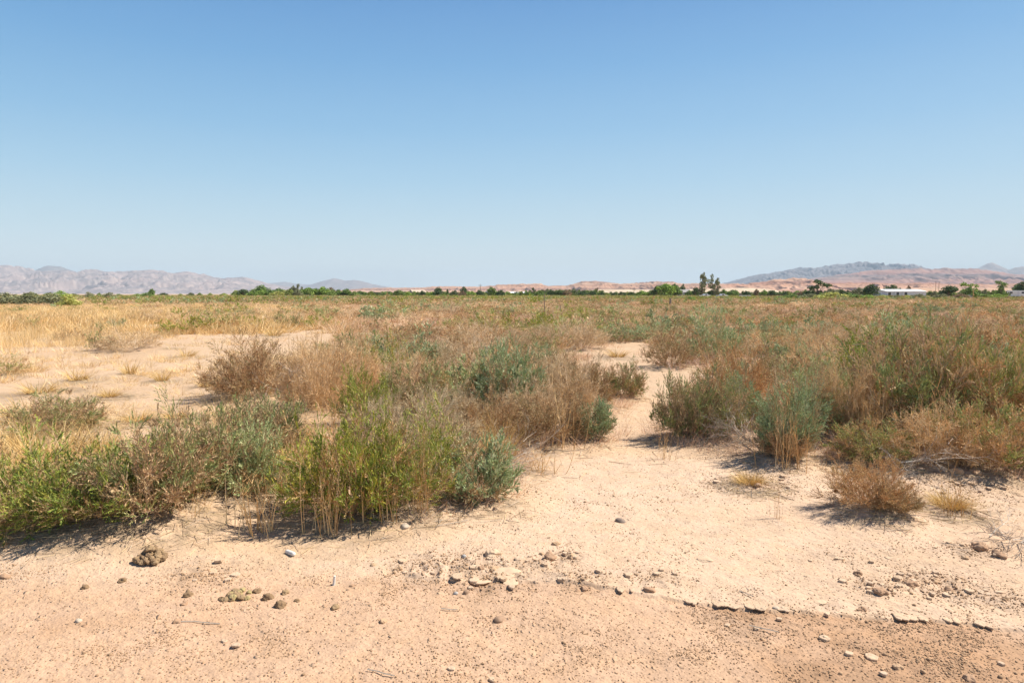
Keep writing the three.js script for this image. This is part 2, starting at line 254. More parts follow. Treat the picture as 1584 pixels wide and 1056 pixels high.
// the bushes that stand out one by one: [kind, px, py of the base, width px, height px, label, geometry choice]
const HERO = [
  ['green', 62, 836, 175, 138, 'yellow-green bush at the left edge of the sand, first of the front row', 0],
  ['green', 150, 846, 165, 112, 'low spreading green bush drooping onto the sand, second of the front row', 1],
  ['olive', 245, 838, 175, 150, 'brown and green mixed bush behind the dung pile, third of the front row', 0],
  ['olive', 315, 800, 130, 138, 'open brown bush with upright bare tips between the mixed bush and the round green bush', 1],
  ['rust', 283, 806, 105, 122, 'reddish brown twiggy bush at the right side of the mixed bush', 1],
  ['sage', 388, 795, 128, 108, 'rounded fresh green bush on bare straw stalks left of the biggest green bush', 0],
  ['olive', 415, 722, 130, 100, 'dark grey-olive sprawling bush topped with pale fallen stems', 2],
  ['tan', 372, 740, 110, 70, 'thin brown twiggy bush in front of the dark sprawling bush', 0],
  ['green', 545, 826, 190, 172, 'biggest bright green bush in the middle of the front row', 0],
  ['green', 625, 818, 150, 165, 'yellow-green bush with rusty tips grown into the biggest green bush', 1],
  ['sage', 735, 800, 150, 112, 'grey-green low bush at the right end of the front row, over bare sand', 1],
  ['tan', 655, 742, 175, 132, 'pale grey leafless twiggy bush behind the biggest green bush', 1],
  ['tan', 580, 700, 110, 90, 'brownish grey twig bush left of the pale leafless bush', 2],
  ['green', 566, 662, 74, 75, 'small bright green bush behind the pale leafless twigs', 1],
  ['tan', 690, 690, 130, 90, 'pale twig tangle between the grey-green low bush and the middle thicket', 0], ['rust', 760, 690, 110, 70, 'brown twig tangle behind the golden straw clump', 1], ['tan', 820, 665, 120, 75, 'tan twig tangle in the centre of the middle thicket', 2], ['olive', 640, 650, 110, 80, 'olive brown bush behind the pale leafless twigs', 1], ['tan', 710, 600, 120, 70, 'pale twig bush behind the left blue-green bush', 1], ['rust', 850, 615, 110, 60, 'brown bush behind the centre of the middle thicket', 0], ['tan', 610, 610, 100, 70, 'pale twig bush left of the middle thicket', 0],
  ['sage', 720, 640, 118, 85, 'blue-green bush left in the middle thicket', 2],
  ['sage', 790, 652, 118, 100, 'blue-green bush standing in the centre of the middle thicket', 0],
  ['sage', 772, 592, 66, 60, 'small pointed blue-green bush behind the middle thicket', 1],
  ['sage', 838, 582, 62, 44, 'small round blue-green bush right of the pointed one', 2],
  ['rust', 845, 700, 130, 80, 'matted brown tangle at the front of the middle thicket', 0],
  ['tan', 880, 650, 110, 85, 'tan twiggy bush behind the brown tangle by the sand path', 0],
  ['sage', 912, 694, 74, 68, 'grey-green bush at the corner of the sand path', 1],
  ['rust', 905, 640, 110, 75, 'rusty brown bush at the left edge of the sand path', 1],
  ['olive', 966, 622, 62, 56, 'little olive bush leaning over the sand path', 0],
  ['tan', 490, 640, 115, 115, 'tall grey-brown bush with straw stems right of the lone round bush', 1],
  ['tan', 540, 620, 110, 100, 'grey-brown bush between the straw stems and the middle thicket', 2],
  ['rust', 388, 624, 128, 88, 'lone round brown bush on the open sand flat', 2],
  ['olive', 400, 612, 70, 62, 'dark olive growth in the heart of the lone round brown bush', 1],
  ['green', 596, 588, 68, 76, 'green bush poking out of the straw in the middle field', 2],
  ['olive', 560, 580, 90, 60, 'dull olive bush left of the green bush in the straw', 2],
  ['olive', 92, 680, 112, 66, 'olive bush with bleached stems on the left sand flat', 0],
  ['olive', 8, 584, 60, 32, 'flat grey-green bush cut by the left edge of the photo', 1],
  ['olive', 158, 544, 38, 32, 'dark little bush beside grey twigs at the far rim of the sand flat', 2],
  ['tan', 205, 546, 95, 36, 'low grey twiggy bush right of the dark little bush', 2],
  ['green', 292, 516, 70, 34, 'bright green bush left in the row behind the sand flat', 1],
  ['olive', 335, 514, 70, 30, 'olive bush in the middle of the row behind the sand flat', 0],
  ['green', 378, 510, 52, 28, 'yellowish green bush right in the row behind the sand flat', 2],
  ['olive', 448, 508, 44, 30, 'dark olive bush alone at the right rim of the sand flat', 1],
  ['olive', 1062, 690, 96, 98, 'dark green bush leaning over the path, first of the right-hand thicket', 1],
  ['olive', 1108, 692, 96, 115, 'brown olive bush grown into the dark green bush at the path', 2],
  ['rust', 1040, 574, 92, 70, 'rounded brown bush at the far bend of the path', 1],
  ['sage', 1104, 566, 90, 76, 'bright blue-green bush right of the rounded brown bush at the bend', 0],
  ['rust', 1132, 640, 108, 90, 'rust brown bush in front of the bright blue-green bush', 2],
  ['olive', 1165, 606, 92, 74, 'yellow-olive bush behind the tall sage in the right-hand thicket', 2],
  ['sage', 1165, 668, 70, 95, 'slim sage green bush left of the tallest sage', 2],
  ['sage', 1213, 724, 92, 140, 'tallest sage green bush at the front of the right-hand thicket', 1],
  ['sage', 1262, 694, 92, 116, 'dark blue-green bush behind the tallest sage', 0],
  ['rust', 1212, 730, 78, 56, 'orange-brown dry growth at the foot of the tallest sage', 1],
  ['tan', 1322, 700, 120, 125, 'pale tan dry bush right of the dark blue-green bush', 0],
  ['olive', 1405, 705, 190, 180, 'largest olive bush in the middle of the right-hand thicket', 0],
  ['green', 1360, 640, 130, 105, 'yellow-green bush rising behind the largest olive bush', 1],
  ['olive', 1500, 705, 160, 165, 'wide grey-olive bush right of the largest olive bush', 2],
  ['rust', 1300, 660, 100, 95, 'brown bush between the dark blue-green bush and the largest olive bush', 1],
  ['rust', 1430, 625, 120, 80, 'brown bush at the back of the right-hand thicket', 0],
  ['olive', 1465, 668, 120, 115, 'dense olive bush between the largest olive and the wide grey-olive bush', 0],
  ['sage', 1535, 640, 110, 90, 'grey-green bush behind the wide grey-olive bush', 0],
  ['rust', 1545, 700, 110, 115, 'brown bush between the wide grey-olive bush and the right edge', 1],
  ['olive', 1345, 735, 110, 60, 'low dark olive undergrowth in front of the pale tan bush', 2],
  ['tan', 1450, 738, 130, 85, 'brown undergrowth in front of the largest olive bush', 1],
  ['olive', 1535, 744, 150, 110, 'dark brownish undergrowth on the bank at the right edge', 1],
  ['sage', 1572, 690, 90, 140, 'grey-green bush cut by the right edge of the photo', 2],
  ['rust', 1345, 806, 105, 74, 'small lone brownish bush on the open sand at right', 2],
  ['rust', 1385, 812, 64, 50, 'thin brown tuft of twigs right beside the small lone brownish bush', 0],
  ['green', 1206, 508, 36, 24, 'round yellow-green bush in the far field right of centre', 2],
  ['sage', 1388, 508, 34, 24, 'round pale sage bush in the far field at right', 1],
  ['green', 1336, 479, 28, 15, 'rounded green bush alone in front of the white shed', 0],
  ['sage', 1450, 520, 46, 30, 'pale sage bush in the field behind the right-hand thicket', 0],
  ['rust', 1570, 560, 110, 70, 'reddish brown bush at the right edge behind the thicket', 1],
  ['rust', 1480, 560, 110, 60, 'reddish brown bush left of the one at the right edge', 0],
  ['rust', 1400, 560, 110, 60, 'tan brown bush behind the yellow-green bush of the thicket', 2],
  ['tan', 1260, 590, 120, 80, 'tan brown bush between the two thicket rows', 1],
  ['rust', 1225, 560, 100, 50, 'low brown bush behind the yellow-olive bush', 1],
  ['sage', 645, 484, 32, 13, 'pale sage bush far out in the middle field, left of the post', 0], ['olive', 525, 488, 20, 10, 'tiny dark bush far out behind the sand flat', 1], ['olive', 750, 483, 34, 12, 'low olive bush far out, left of the wooden post', 2], ['green', 792, 486, 26, 12, 'low green bush far out, just left of the wooden post', 0],
  ['olive', 940, 497, 62, 22, 'wide olive bush in the field between the post and the path bend', 0], ['green', 1004, 494, 30, 14, 'green bush right of the wide olive bush in the far field', 1], ['olive', 1036, 512, 26, 22, 'small olive bush behind the rounded brown bush at the bend', 2], ['rust', 1070, 492, 28, 13, 'small red-brown bush far out behind the bright blue-green bush', 0],
  ['sage', 1280, 507, 28, 13, 'small sage bush right of the round yellow-green bush in the far field', 2], ['olive', 1396, 493, 24, 13, 'dark olive bush behind the round pale sage bush', 0], ['green', 1432, 495, 28, 13, 'light green bush right of the dark olive bush in the far field', 2], ['rust', 1318, 500, 34, 11, 'dark brown low bush between the two sage bushes of the far field', 1], ['sage', 1466, 507, 32, 15, 'bluish sage bush in the far field, right one of two', 1], ['green', 1492, 508, 22, 11, 'small green bush right of the bluish sage bush', 0], ['olive', 1568, 494, 54, 15, 'wide olive bush in the far field at the right edge', 1],
  ['olive', 1120, 482, 34, 10, 'flat olive bush in the field below the slim eucalyptus', 1], ['green', 880, 484, 40, 11, 'flat green bush right of the wooden post', 2], ['rust', 690, 500, 50, 16, 'brown bush in the middle field left of the post', 1], ['sage', 590, 498, 36, 14, 'sage bush in the middle field above the green bush in the straw', 2],
  ['rust', 740, 545, 100, 50, 'dark rust bush behind the pointed blue-green bush', 2],
  ['tan', 900, 545, 100, 50, 'greyish twig bush above the bend of the sand path', 0],
  ['olive', 955, 532, 42, 24, 'small dark olive bush over straw at the far end of the path', 1],
];
// golden straw clumps: [px, py, width px, height px, label]
const STRAWS = [
  [772, 730, 120, 110, 'golden straw clump in front of the blue-green thicket'], [75, 735, 180, 110, 'pale straw clump behind the front row at far left'], [20, 705, 110, 80, 'tousled straw clump at the left edge'],
  [160, 748, 140, 75, 'flattened straw clump behind the yellow-green bush'], [250, 590, 44, 27, 'small straw tuft on the left sand flat, right one of two'], [200, 580, 46, 32, 'small straw tuft on the left sand flat, left one of two'], [424, 520, 50, 20, 'low golden straw patch at the right rim of the sand flat'],
  [45, 655, 130, 62, 'pale straw clump beside the olive bush on the left flat'], [150, 705, 120, 70, 'pale straw clump right behind the yellow-green bush of the front row'], [225, 730, 100, 50, 'pale low straw behind the mixed bush'], [120, 590, 60, 26, 'small straw tuft near the far rim of the left sand flat'], [320, 600, 50, 24, 'straw tuft left of the lone round brown bush'], [290, 552, 44, 20, 'straw tuft at the far end of the left sand flat'], [215, 655, 90, 26, 'low spread straw tuft right of the olive bush on the flat'], [170, 615, 60, 22, 'thin straw tuft near the middle of the left sand flat'], [275, 650, 80, 30, 'flat straw tuft near the lone brown bush'], [60, 610, 90, 30, 'broad straw tuft on the sand left of centre flat'], [955, 553, 60, 22, 'golden straw at the far bend of the sand path'], [468, 690, 50, 60, 'straw clump between the dark sprawling bush and the big green bush'], [1160, 757, 80, 34, 'thin dry tuft on the bare bank below the right-hand thicket'], [1470, 790, 90, 40, 'sparse dry tuft right of the lone brownish bush'], [640, 590, 70, 60, 'pale straw clump in the middle field'], [690, 745, 80, 60, 'straw clump behind the grey-green low bush'],
];
for (const [kind, px, py, w, h] of HERO) { const g = G(px, py); if (g.d < 26) { const r = w / FPX * g.d * 0.5; MOUNDS.push([g.x, g.z - r * 0.5, r * 1.15, 0.05 + r * 0.05]); SPOTS.push([g.x, g.z - r * 0.4, r]); } }
for (const [px, py, w] of STRAWS) { const g = G(px, py); SPOTS.push([g.x, g.z, w / FPX * g.d * 0.6]); }

let groundMat, groundMesh;
function groundTextures() {
  const N = 1024, col = new Uint8Array(N * N * 4), bmp = new Uint8Array(N * N * 4), R = rng(77);
  const per = (x, y, f) => { // tiling value noise
    const X = x * f / N, Y = y * f / N, xi = Math.floor(X), yi = Math.floor(Y); let fx = X - xi, fy = Y - yi; fx = fx * fx * (3 - 2 * fx); fy = fy * fy * (3 - 2 * fy);
    const h = (a, b) => hash2(((a % f) + f) % f + f * 31, ((b % f) + f) % f + f * 57);
    return mix(mix(h(xi, yi), h(xi + 1, yi), fx), mix(h(xi, yi + 1), h(xi + 1, yi + 1), fx), fy);
  };
  const hgt = new Float32Array(N * N), al = new Float32Array(N * N * 3);
  for (let y = 0; y < N; y++) for (let x = 0; x < N; x++) {
    const i = y * N + x;
    const n1 = per(x, y, 16), n2 = per(x, y, 47), n3 = per(x, y, 131), n4 = per(x, y, 341);
    hgt[i] = 0.3 + 0.16 * (n1 - 0.5) + 0.16 * (n2 - 0.5) + 0.14 * (n3 - 0.5) + 0.12 * (n4 - 0.5);
    const v = 1 + 0.1 * (n1 - 0.5) + 0.1 * (n2 - 0.5) + 0.13 * (n3 - 0.5) + 0.16 * (n4 - 0.5) + 0.1 * (R() - 0.5), w = 0.05 * (per(x, y, 29) - 0.5);
    al[i * 3] = 0.9 * v; al[i * 3 + 1] = 0.9 * v * (1 - w * 0.6); al[i * 3 + 2] = 0.9 * v * (1 - w * 2);
  }
  const bump = (n, r0, r1, hh, c) => { for (let k = 0; k < n; k++) {
    const cx = R() * N, cy = R() * N, r = r0 + (r1 - r0) * R() * R(), e = 0.6 + 0.8 * R(), tone = c ? c[Math.floor(R() * c.length)] : null;
    for (let y = -Math.ceil(r * 1.4); y <= r * 1.4; y++) for (let x = -Math.ceil(r * 1.4); x <= r * 1.4; x++) {
      const q = Math.hypot(x * e, y / e) / r + 0.25 * (R() - 0.5); if (q > 1) continue;
      const i = ((Math.round(cy + y) + N) % N) * N + (Math.round(cx + x) + N) % N;
      hgt[i] = Math.max(hgt[i], 0.3 + hh * Math.sqrt(1 - q * q) * (r / r1));
      if (tone) for (let j = 0; j < 3; j++) al[i * 3 + j] = tone[j] * (0.9 + 0.2 * R());
    } } };
  bump(2600, 1, 4.5, 0.45, null); bump(260, 1, 7, 0.65, [[0.9, 0.86, 0.82], [0.78, 0.74, 0.7], [0.84, 0.84, 0.84], [0.96, 0.95, 0.92]]); bump(1500, 0.8, 2, 0.3, [[0.72, 0.62, 0.54], [0.66, 0.6, 0.52], [0.8, 0.72, 0.66]]);
  for (let i = 0; i < N * N; i++) { for (let j = 0; j < 3; j++) { col[i * 4 + j] = Math.max(0, Math.min(255, 255 * al[i * 3 + j])); } col[i * 4 + 3] = 255; const b = Math.max(0, Math.min(255, hgt[i] * 255)); bmp[i * 4] = bmp[i * 4 + 1] = bmp[i * 4 + 2] = b; bmp[i * 4 + 3] = 255; }
  const make = (a) => { const t = new THREE.DataTexture(a, N, N, THREE.RGBAFormat); t.wrapS = t.wrapT = THREE.RepeatWrapping; t.magFilter = THREE.LinearFilter; t.needsUpdate = true; return t; };
  return [make(col), make(bmp)];
}
{
  const [gm, gb] = groundTextures();
  const xs = [], zs = [];
  for (let x = -4.7; x <= 4.7001; x += 0.019) xs.push(x);
  for (let s = 0.02, x = 4.7; x < 16000;) { x += s; s *= 1.065; xs.push(x); xs.unshift(-x); }
  for (let z = 60, s = 20; z > -2.35; z -= s) { zs.push(z); s = Math.max(0.25, s * 0.7); if (z > 0.5 && z - s < -2.35) s = 0.5; if (z <= -2.1) break; }
  let z = -2.35; for (; z > -4.5; z -= 0.0105) zs.push(z);
  for (; z > -8; z -= 0.021) zs.push(z);
  for (let s = 0.022; z > -16000; z -= s) { zs.push(z); s *= 1.06; }
  const nx = xs.length, nz = zs.length, P = new Float32Array(nx * nz * 3), C = new Float32Array(nx * nz * 3), U = new Float32Array(nx * nz * 2);
  for (let j = 0; j < nz; j++) for (let i = 0; i < nx; i++) {
    const x = xs[i], zz = zs[j], k = j * nx + i, d = Math.hypot(x, zz);
    P[k * 3] = x; P[k * 3 + 1] = Math.abs(x) > d * 0.85 + 3 && d > 14 ? 0 : H(x, zz); P[k * 3 + 2] = zz; U[k * 2] = x / 2.6 + 0.13 * Math.sin(zz * 0.9); U[k * 2 + 1] = zz / 2.6 + 0.11 * Math.sin(x * 0.7);
    // what the ground is made of: pinkish road dirt, pale dried crust, sand, leaf litter, far plain
    let c = [0.56, 0.41, 0.275];
    if (d < 40) {
      const big = fbm(x * 0.7, zz * 0.7 + 20, 4), fine = fbm(x * 4 + 9, zz * 4, 3);
      c = [mix(0.5, 0.58, big), mix(0.335, 0.415, big), mix(0.2, 0.275, big)];
      const L = ledgeZ(x), road = smooth(L - 0.03, L + 0.03 + 0.5 * smooth(0, -2, x), zz);
      const pale = smooth(0.42, 0.62, fbm(x * 0.55 + 40, zz * 0.9, 4) + 0.12 * (fine - 0.5));
      const dk = 1 - 0.16 * smooth(0, 1.2, x) * smooth(0.3, 0.6, fbm(x * 1.1 + 70, zz * 1.6, 3)), rd = [mix(0.42, 0.53, pale) * dk, mix(0.25, 0.345, pale) * dk, mix(0.14, 0.218, pale) * dk];
      const cr = [mix(0.52, 0.6, big), mix(0.355, 0.435, big), mix(0.228, 0.305, big)];
      if (inPoly(x, zz, BARE_FRONT)) { const e = smooth(0, 0.5, -polyDist(x, zz, BARE_FRONT)); for (let q = 0; q < 3; q++) c[q] = mix(c[q], mix(cr[q], rd[q], road), e); }
      const r = rough(x, zz); for (let q = 0; q < 3; q++) c[q] *= 1 - 0.2 * r * smooth(0.35, 0.65, fbm(x * 9, zz * 9 + 5, 2));
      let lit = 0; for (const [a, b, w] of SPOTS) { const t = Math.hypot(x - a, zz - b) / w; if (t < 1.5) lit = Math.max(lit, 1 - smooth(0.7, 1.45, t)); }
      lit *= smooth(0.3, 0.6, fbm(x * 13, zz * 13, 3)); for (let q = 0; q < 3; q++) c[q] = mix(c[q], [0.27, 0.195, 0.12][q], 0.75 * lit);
      if (d > 10) { const bd = bareDist(x, zz), v = smooth(-0.1, 1.2, bd) * 0.6 * smooth(0.3, 0.7, fbm(x * 2, zz * 2, 3)); for (let q = 0; q < 3; q++) c[q] = mix(c[q], [0.36, 0.25, 0.14][q], v); }
    } else {
      const b = fbm(x * 0.06, zz * 0.06, 4); c = [mix(0.38, 0.5, b), mix(0.255, 0.355, b), mix(0.145, 0.225, b)];
      const red = smooth(0.36, 0.42, x / d) * smooth(205, 230, d) * (1 - smooth(330, 360, d)); c = [mix(c[0], 0.34, red), mix(c[1], 0.16, red), mix(c[2], 0.09, red)];
      const far = smooth(900, 2500, d); c = [mix(c[0], 0.5, far), mix(c[1], 0.37, far), mix(c[2], 0.27, far)];
    }
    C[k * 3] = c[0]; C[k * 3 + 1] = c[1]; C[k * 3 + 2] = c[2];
  }
  const I = new Uint32Array((nx - 1) * (nz - 1) * 6); let n = 0;
  for (let j = 0; j < nz - 1; j++) for (let i = 0; i < nx - 1; i++) { const a = j * nx + i; I[n++] = a; I[n++] = a + 1; I[n++] = a + nx; I[n++] = a + 1; I[n++] = a + nx + 1; I[n++] = a + nx; }
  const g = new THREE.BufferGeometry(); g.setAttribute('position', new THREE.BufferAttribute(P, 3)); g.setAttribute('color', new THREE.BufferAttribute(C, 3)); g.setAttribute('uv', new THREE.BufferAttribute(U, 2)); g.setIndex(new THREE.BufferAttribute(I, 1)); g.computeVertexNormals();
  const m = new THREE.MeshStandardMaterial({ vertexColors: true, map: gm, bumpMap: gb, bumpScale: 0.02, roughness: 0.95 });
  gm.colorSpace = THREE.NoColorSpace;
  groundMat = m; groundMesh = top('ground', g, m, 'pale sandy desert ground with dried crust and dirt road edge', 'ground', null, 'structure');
  console.log('ground', nx, nz, nx * nz * 2);
}

// ------------------------------------------------------------------ mountains, mesas and badlands
// ridge line given as [px, py] of the photograph, standing D metres away, with real slopes front and back
function range(name, label, category, line, D, front, back, o) {
  const R = rng(o.seed), nu = o.nu, nv = o.nv, foot = D - front;
  const first = line[0][0], last = line[line.length - 1][0];
  const ridge = (px) => { let i = 0; while (i < line.length - 2 && px > line[i + 1][0]) i++; const a = line[i], b = line[i + 1], t = Math.min(1, Math.max(0, (px - a[0]) / (b[0] - a[0]))); return EYE + (HOR - mix(a[1], b[1], t)) / FPX * D; };
  const P = new Float32Array(nu * nv * 3), C = new Float32Array(nu * nv * 3);
  for (let i = 0; i < nu; i++) {
    const px = mix(first, last, i / (nu - 1)), X = (px - CX) / FPX * D, hr = ridge(px);
    for (let j = 0; j < nv; j++) {
      const v = j / (nv - 1), k = i * nv + j, tt = v < 0.72 ? v / 0.72 : 1 - (v - 0.72) / 0.28;
      const z = v < 0.72 ? mix(-foot, -D, tt) : mix(-D - back, -D, tt), x = X * (-z / D) * 0.5 + X * 0.5;
      const wv = o.wave, gx = x / wv + 0.9 * (noise(x / wv * 0.7, z / wv * 0.7) - 0.5) * 2;
      // gullies running down the slope: ridged noise across, stretched down the fall line
      let gul = 0, a = 0.55, f = 1; for (let q = 0; q < 4; q++) { const n = 1 - Math.abs(2 * noise(gx * f + q * 13.7, z / wv * f * o.stretch + q * 5.1) - 1); gul += a * (n - 0.5); a *= 0.55; f *= 2.1; }
      let prof = o.mesa ? Math.min(1, Math.pow(tt, 1.25) * 1.0 + (tt > o.rim ? 0.0 : 0)) : Math.pow(tt, o.power ?? 1.35);
      if (o.mesa) prof = tt < o.rim ? 0.78 * Math.pow(tt / o.rim, 1.15) : mix(0.78, 1, smooth(o.rim, o.rim + 0.07, tt));
      let y = hr * prof + gul * o.amp * hr * Math.sin(Math.min(1, tt * 1.02) * Math.PI * 0.9 + 0.12) * (tt < 1 ? 1 : 0.3) - 3;
      y += (fbm(x / wv * 6, z / wv * 6, 3) - 0.5) * o.amp * hr * 0.18 * Math.min(1, tt * 3);
      P[k * 3] = x; P[k * 3 + 1] = tt <= 0.001 ? -8 : y; P[k * 3 + 2] = z;
      const cc = o.colour(y / Math.max(hr, 1), fbm(x / wv * 2, z / wv * 2 + 7, 3), noise(x / wv * 9, z / wv * 9), gul, y); C[k * 3] = cc[0]; C[k * 3 + 1] = cc[1]; C[k * 3 + 2] = cc[2];
    }
  }
  const I = []; for (let i = 0; i < nu - 1; i++) for (let j = 0; j < nv - 1; j++) { const a = i * nv + j; I.push(a, a + nv, a + 1, a + 1, a + nv, a + nv + 1); }
  const g = new THREE.BufferGeometry(); g.setAttribute('position', new THREE.BufferAttribute(P, 3)); g.setAttribute('color', new THREE.BufferAttribute(C, 3)); g.setIndex(I); g.computeVertexNormals();
  top(name, g, new THREE.MeshStandardMaterial({ vertexColors: true, roughness: 1, side: THREE.DoubleSide }), label, category, null, 'structure');
}
const pal2 = (a, b, c) => (h, n, m) => { const t = smooth(0.3, 0.7, n), s = 0.88 + 0.24 * m; return [0, 1, 2].map((q) => mix(mix(a[q], b[q], t), c[q], smooth(0.62, 0.8, m) * 0.5) * s); };
const strata = (cols, step, wob) => (h, n, m, gul, y) => { const f = ((y / step + wob * n) % cols.length + cols.length) % cols.length, i = Math.floor(f), t = smooth(0.6, 1, f - i); const a = cols[i], b = cols[(i + 1) % cols.length]; return [0, 1, 2].map((q) => mix(a[q], b[q], t) * (0.88 + 0.24 * m)); };
range('mountain_range', 'long pale lilac mountain range along the left horizon', 'mountains', [[-500, 425], [-300, 405], [-150, 415], [0, 411], [30, 412], [56, 418], [105, 417], [130, 420.5], [150, 417.5], [175, 420.5], [205, 420.5], [235, 418], [265, 421.5], [290, 420], [320, 425.5], [345, 430], [365, 428.5], [383, 428.5], [400, 433.5], [420, 439], [450, 444], [500, 449], [540, 455]], 12500, 3400, 2500, { seed: 1, nu: 560, nv: 90, wave: 380, stretch: 0.22, amp: 0.62, power: 1.15, colour: pal2([0.31, 0.235, 0.215], [0.2, 0.165, 0.16], [0.4, 0.32, 0.275]) });
range('mountain', 'single blue peak just behind the left mountain range', 'mountain', [[40, 430], [62, 416], [72, 412.5], [80, 411], [97, 413], [112, 418], [140, 428]], 17000, 2500, 2500, { seed: 2, nu: 80, nv: 40, wave: 1100, stretch: 0.35, amp: 0.25, colour: pal2([0.2, 0.17, 0.15], [0.17, 0.15, 0.14], [0.24, 0.2, 0.17]) });
range('mountain_range', 'low faint blue ridge behind the left grove of trees', 'mountains', [[380, 452], [408, 439], [432, 436.5], [443, 435.5], [458, 438.5], [471, 439.5], [484, 440.5], [520, 452]], 21000, 3000, 2500, { seed: 3, nu: 90, nv: 40, wave: 1300, stretch: 0.35, amp: 0.22, colour: pal2([0.23, 0.19, 0.17], [0.2, 0.17, 0.155], [0.28, 0.23, 0.2]) });
range('mountain', 'small blue double-topped mountain left of the photo centre', 'mountain', [[455, 449], [480, 440.5], [494, 436], [508, 432.5], [518, 430], [527, 432], [535, 434], [549, 432.5], [562, 435], [578, 439.5], [600, 443.5], [625, 448], [660, 454]], 19000, 2800, 2500, { seed: 4, nu: 130, nv: 46, wave: 1200, stretch: 0.35, amp: 0.25, colour: pal2([0.23, 0.18, 0.165], [0.2, 0.165, 0.15], [0.28, 0.22, 0.19]) });
range('mountain_range', 'jagged blue-grey mountain range on the right horizon', 'mountains', [[1050, 452], [1110, 440], [1136, 433.5], [1155, 428], [1171, 423.5], [1184, 424], [1200, 421], [1222, 416.6], [1245, 415], [1270, 413.5], [1282, 411.8], [1300, 411], [1325, 406], [1340, 407], [1353, 405.8], [1363, 410], [1374, 410], [1386, 407], [1397, 411.5], [1406, 416.6], [1416, 415], [1423, 419], [1450, 430], [1500, 445]], 13500, 3200, 2600, { seed: 5, nu: 420, nv: 90, wave: 420, stretch: 0.22, amp: 0.66, power: 1.15, colour: pal2([0.16, 0.145, 0.155], [0.095, 0.095, 0.11], [0.23, 0.195, 0.185]) });  // rock colours cooled: some of the distant blue haze is painted into them
range('mountain', 'pointed blue mountain near the right edge of the photo', 'mountain', [[1440, 432], [1462, 417], [1472, 415.2], [1490, 416], [1502, 417.5], [1514, 412.5], [1523, 408.5], [1530, 407], [1538, 408.5], [1547, 413], [1560, 418.5], [1580, 430]], 16000, 2600, 2600, { seed: 6, nu: 130, nv: 50, wave: 1000, stretch: 0.4, amp: 0.26, colour: pal2([0.22, 0.175, 0.155], [0.18, 0.155, 0.145], [0.28, 0.22, 0.18]) });
range('mountain', 'blue mountain cut by the right edge of the photo', 'mountain', [[1535, 432], [1555, 418.5], [1566, 414], [1577, 411.8], [1586, 413], [1610, 410], [1640, 416], [1700, 424], [1800, 430]], 15500, 2600, 2600, { seed: 7, nu: 130, nv: 50, wave: 1000, stretch: 0.4, amp: 0.26, colour: pal2([0.22, 0.175, 0.155], [0.18, 0.155, 0.145], [0.28, 0.22, 0.18]) });
const RED = [[0.29, 0.14, 0.105], [0.34, 0.195, 0.145], [0.19, 0.1, 0.09], [0.31, 0.2, 0.16], [0.15, 0.105, 0.1], [0.27, 0.15, 0.125]];
range('mesa', 'long purple-red mesa in front of the right mountains', 'mesa', [[1225, 440], [1260, 430], [1285, 427.5], [1305, 425], [1325, 421.7], [1350, 420], [1391, 418.2], [1425, 417.8], [1462, 416.8], [1500, 417.2], [1512, 418], [1528, 421], [1543, 424], [1560, 426], [1584, 425.5], [1640, 424], [1800, 428]], 8200, 2600, 1800, { seed: 8, nu: 330, nv: 74, wave: 300, stretch: 0.3, amp: 0.5, mesa: true, rim: 0.86, colour: strata(RED, 21, 1.3) });
const BUFF = [[0.39, 0.225, 0.145], [0.29, 0.155, 0.1], [0.44, 0.28, 0.19], [0.23, 0.125, 0.09], [0.36, 0.21, 0.14]];
range('badlands', 'low pink badlands along the horizon at photo centre', 'badlands', [[480, 452], [545, 447], [560, 446], [600, 445], [650, 444.5], [690, 443.2], [720, 443.6], [750, 443], [766, 442], [768, 440.3], [800, 439.8], [836, 439], [844, 442], [860, 442.4], [877, 441.8], [890, 438.5], [899.5, 436], [915, 435.8], [927, 435.5], [940, 436.8], [965, 439.2], [990, 436.9], [1010, 436.5], [1038, 436.2], [1046, 438.6], [1060, 439.2], [1100, 439], [1112, 438.5], [1150, 440], [1200, 446]], 4200, 900, 900, { seed: 9, nu: 640, nv: 70, wave: 90, stretch: 0.25, amp: 0.75, mesa: true, rim: 0.86, colour: strata(BUFF, 9, 1.2) });
range('badlands', 'eroded orange badland scarp left of the right-hand mesa', 'badlands', [[1060, 448], [1112, 440.5], [1140, 438.5], [1157, 438.5], [1161, 437], [1185, 434.5], [1204, 432], [1212, 432.5], [1225, 431], [1244, 430], [1253, 432], [1262, 436], [1290, 437.5], [1330, 436], [1380, 437.5], [1440, 437], [1500, 439], [1560, 438], [1640, 438], [1760, 440]], 3300, 620, 900, { seed: 10, nu: 480, nv: 80, wave: 85, stretch: 0.2, amp: 0.8, mesa: true, rim: 0.9, colour: strata([[0.4, 0.22, 0.14], [0.3, 0.15, 0.1], [0.45, 0.27, 0.18]], 14, 1) });
range('hill', 'cream coloured low bluff under the badlands at photo centre', 'bluff', [[880, 456], [895, 450], [925, 446.5], [960, 446.5], [1010, 446.6], [1060, 446.2], [1110, 445.5], [1150, 444], [1185, 446], [1215, 450], [1260, 455]], 2300, 200, 500, { seed: 11, nu: 260, nv: 40, wave: 60, stretch: 0.3, amp: 0.28, mesa: true, rim: 0.8, colour: pal2([0.54, 0.42, 0.29], [0.46, 0.34, 0.23], [0.6, 0.48, 0.35]) });
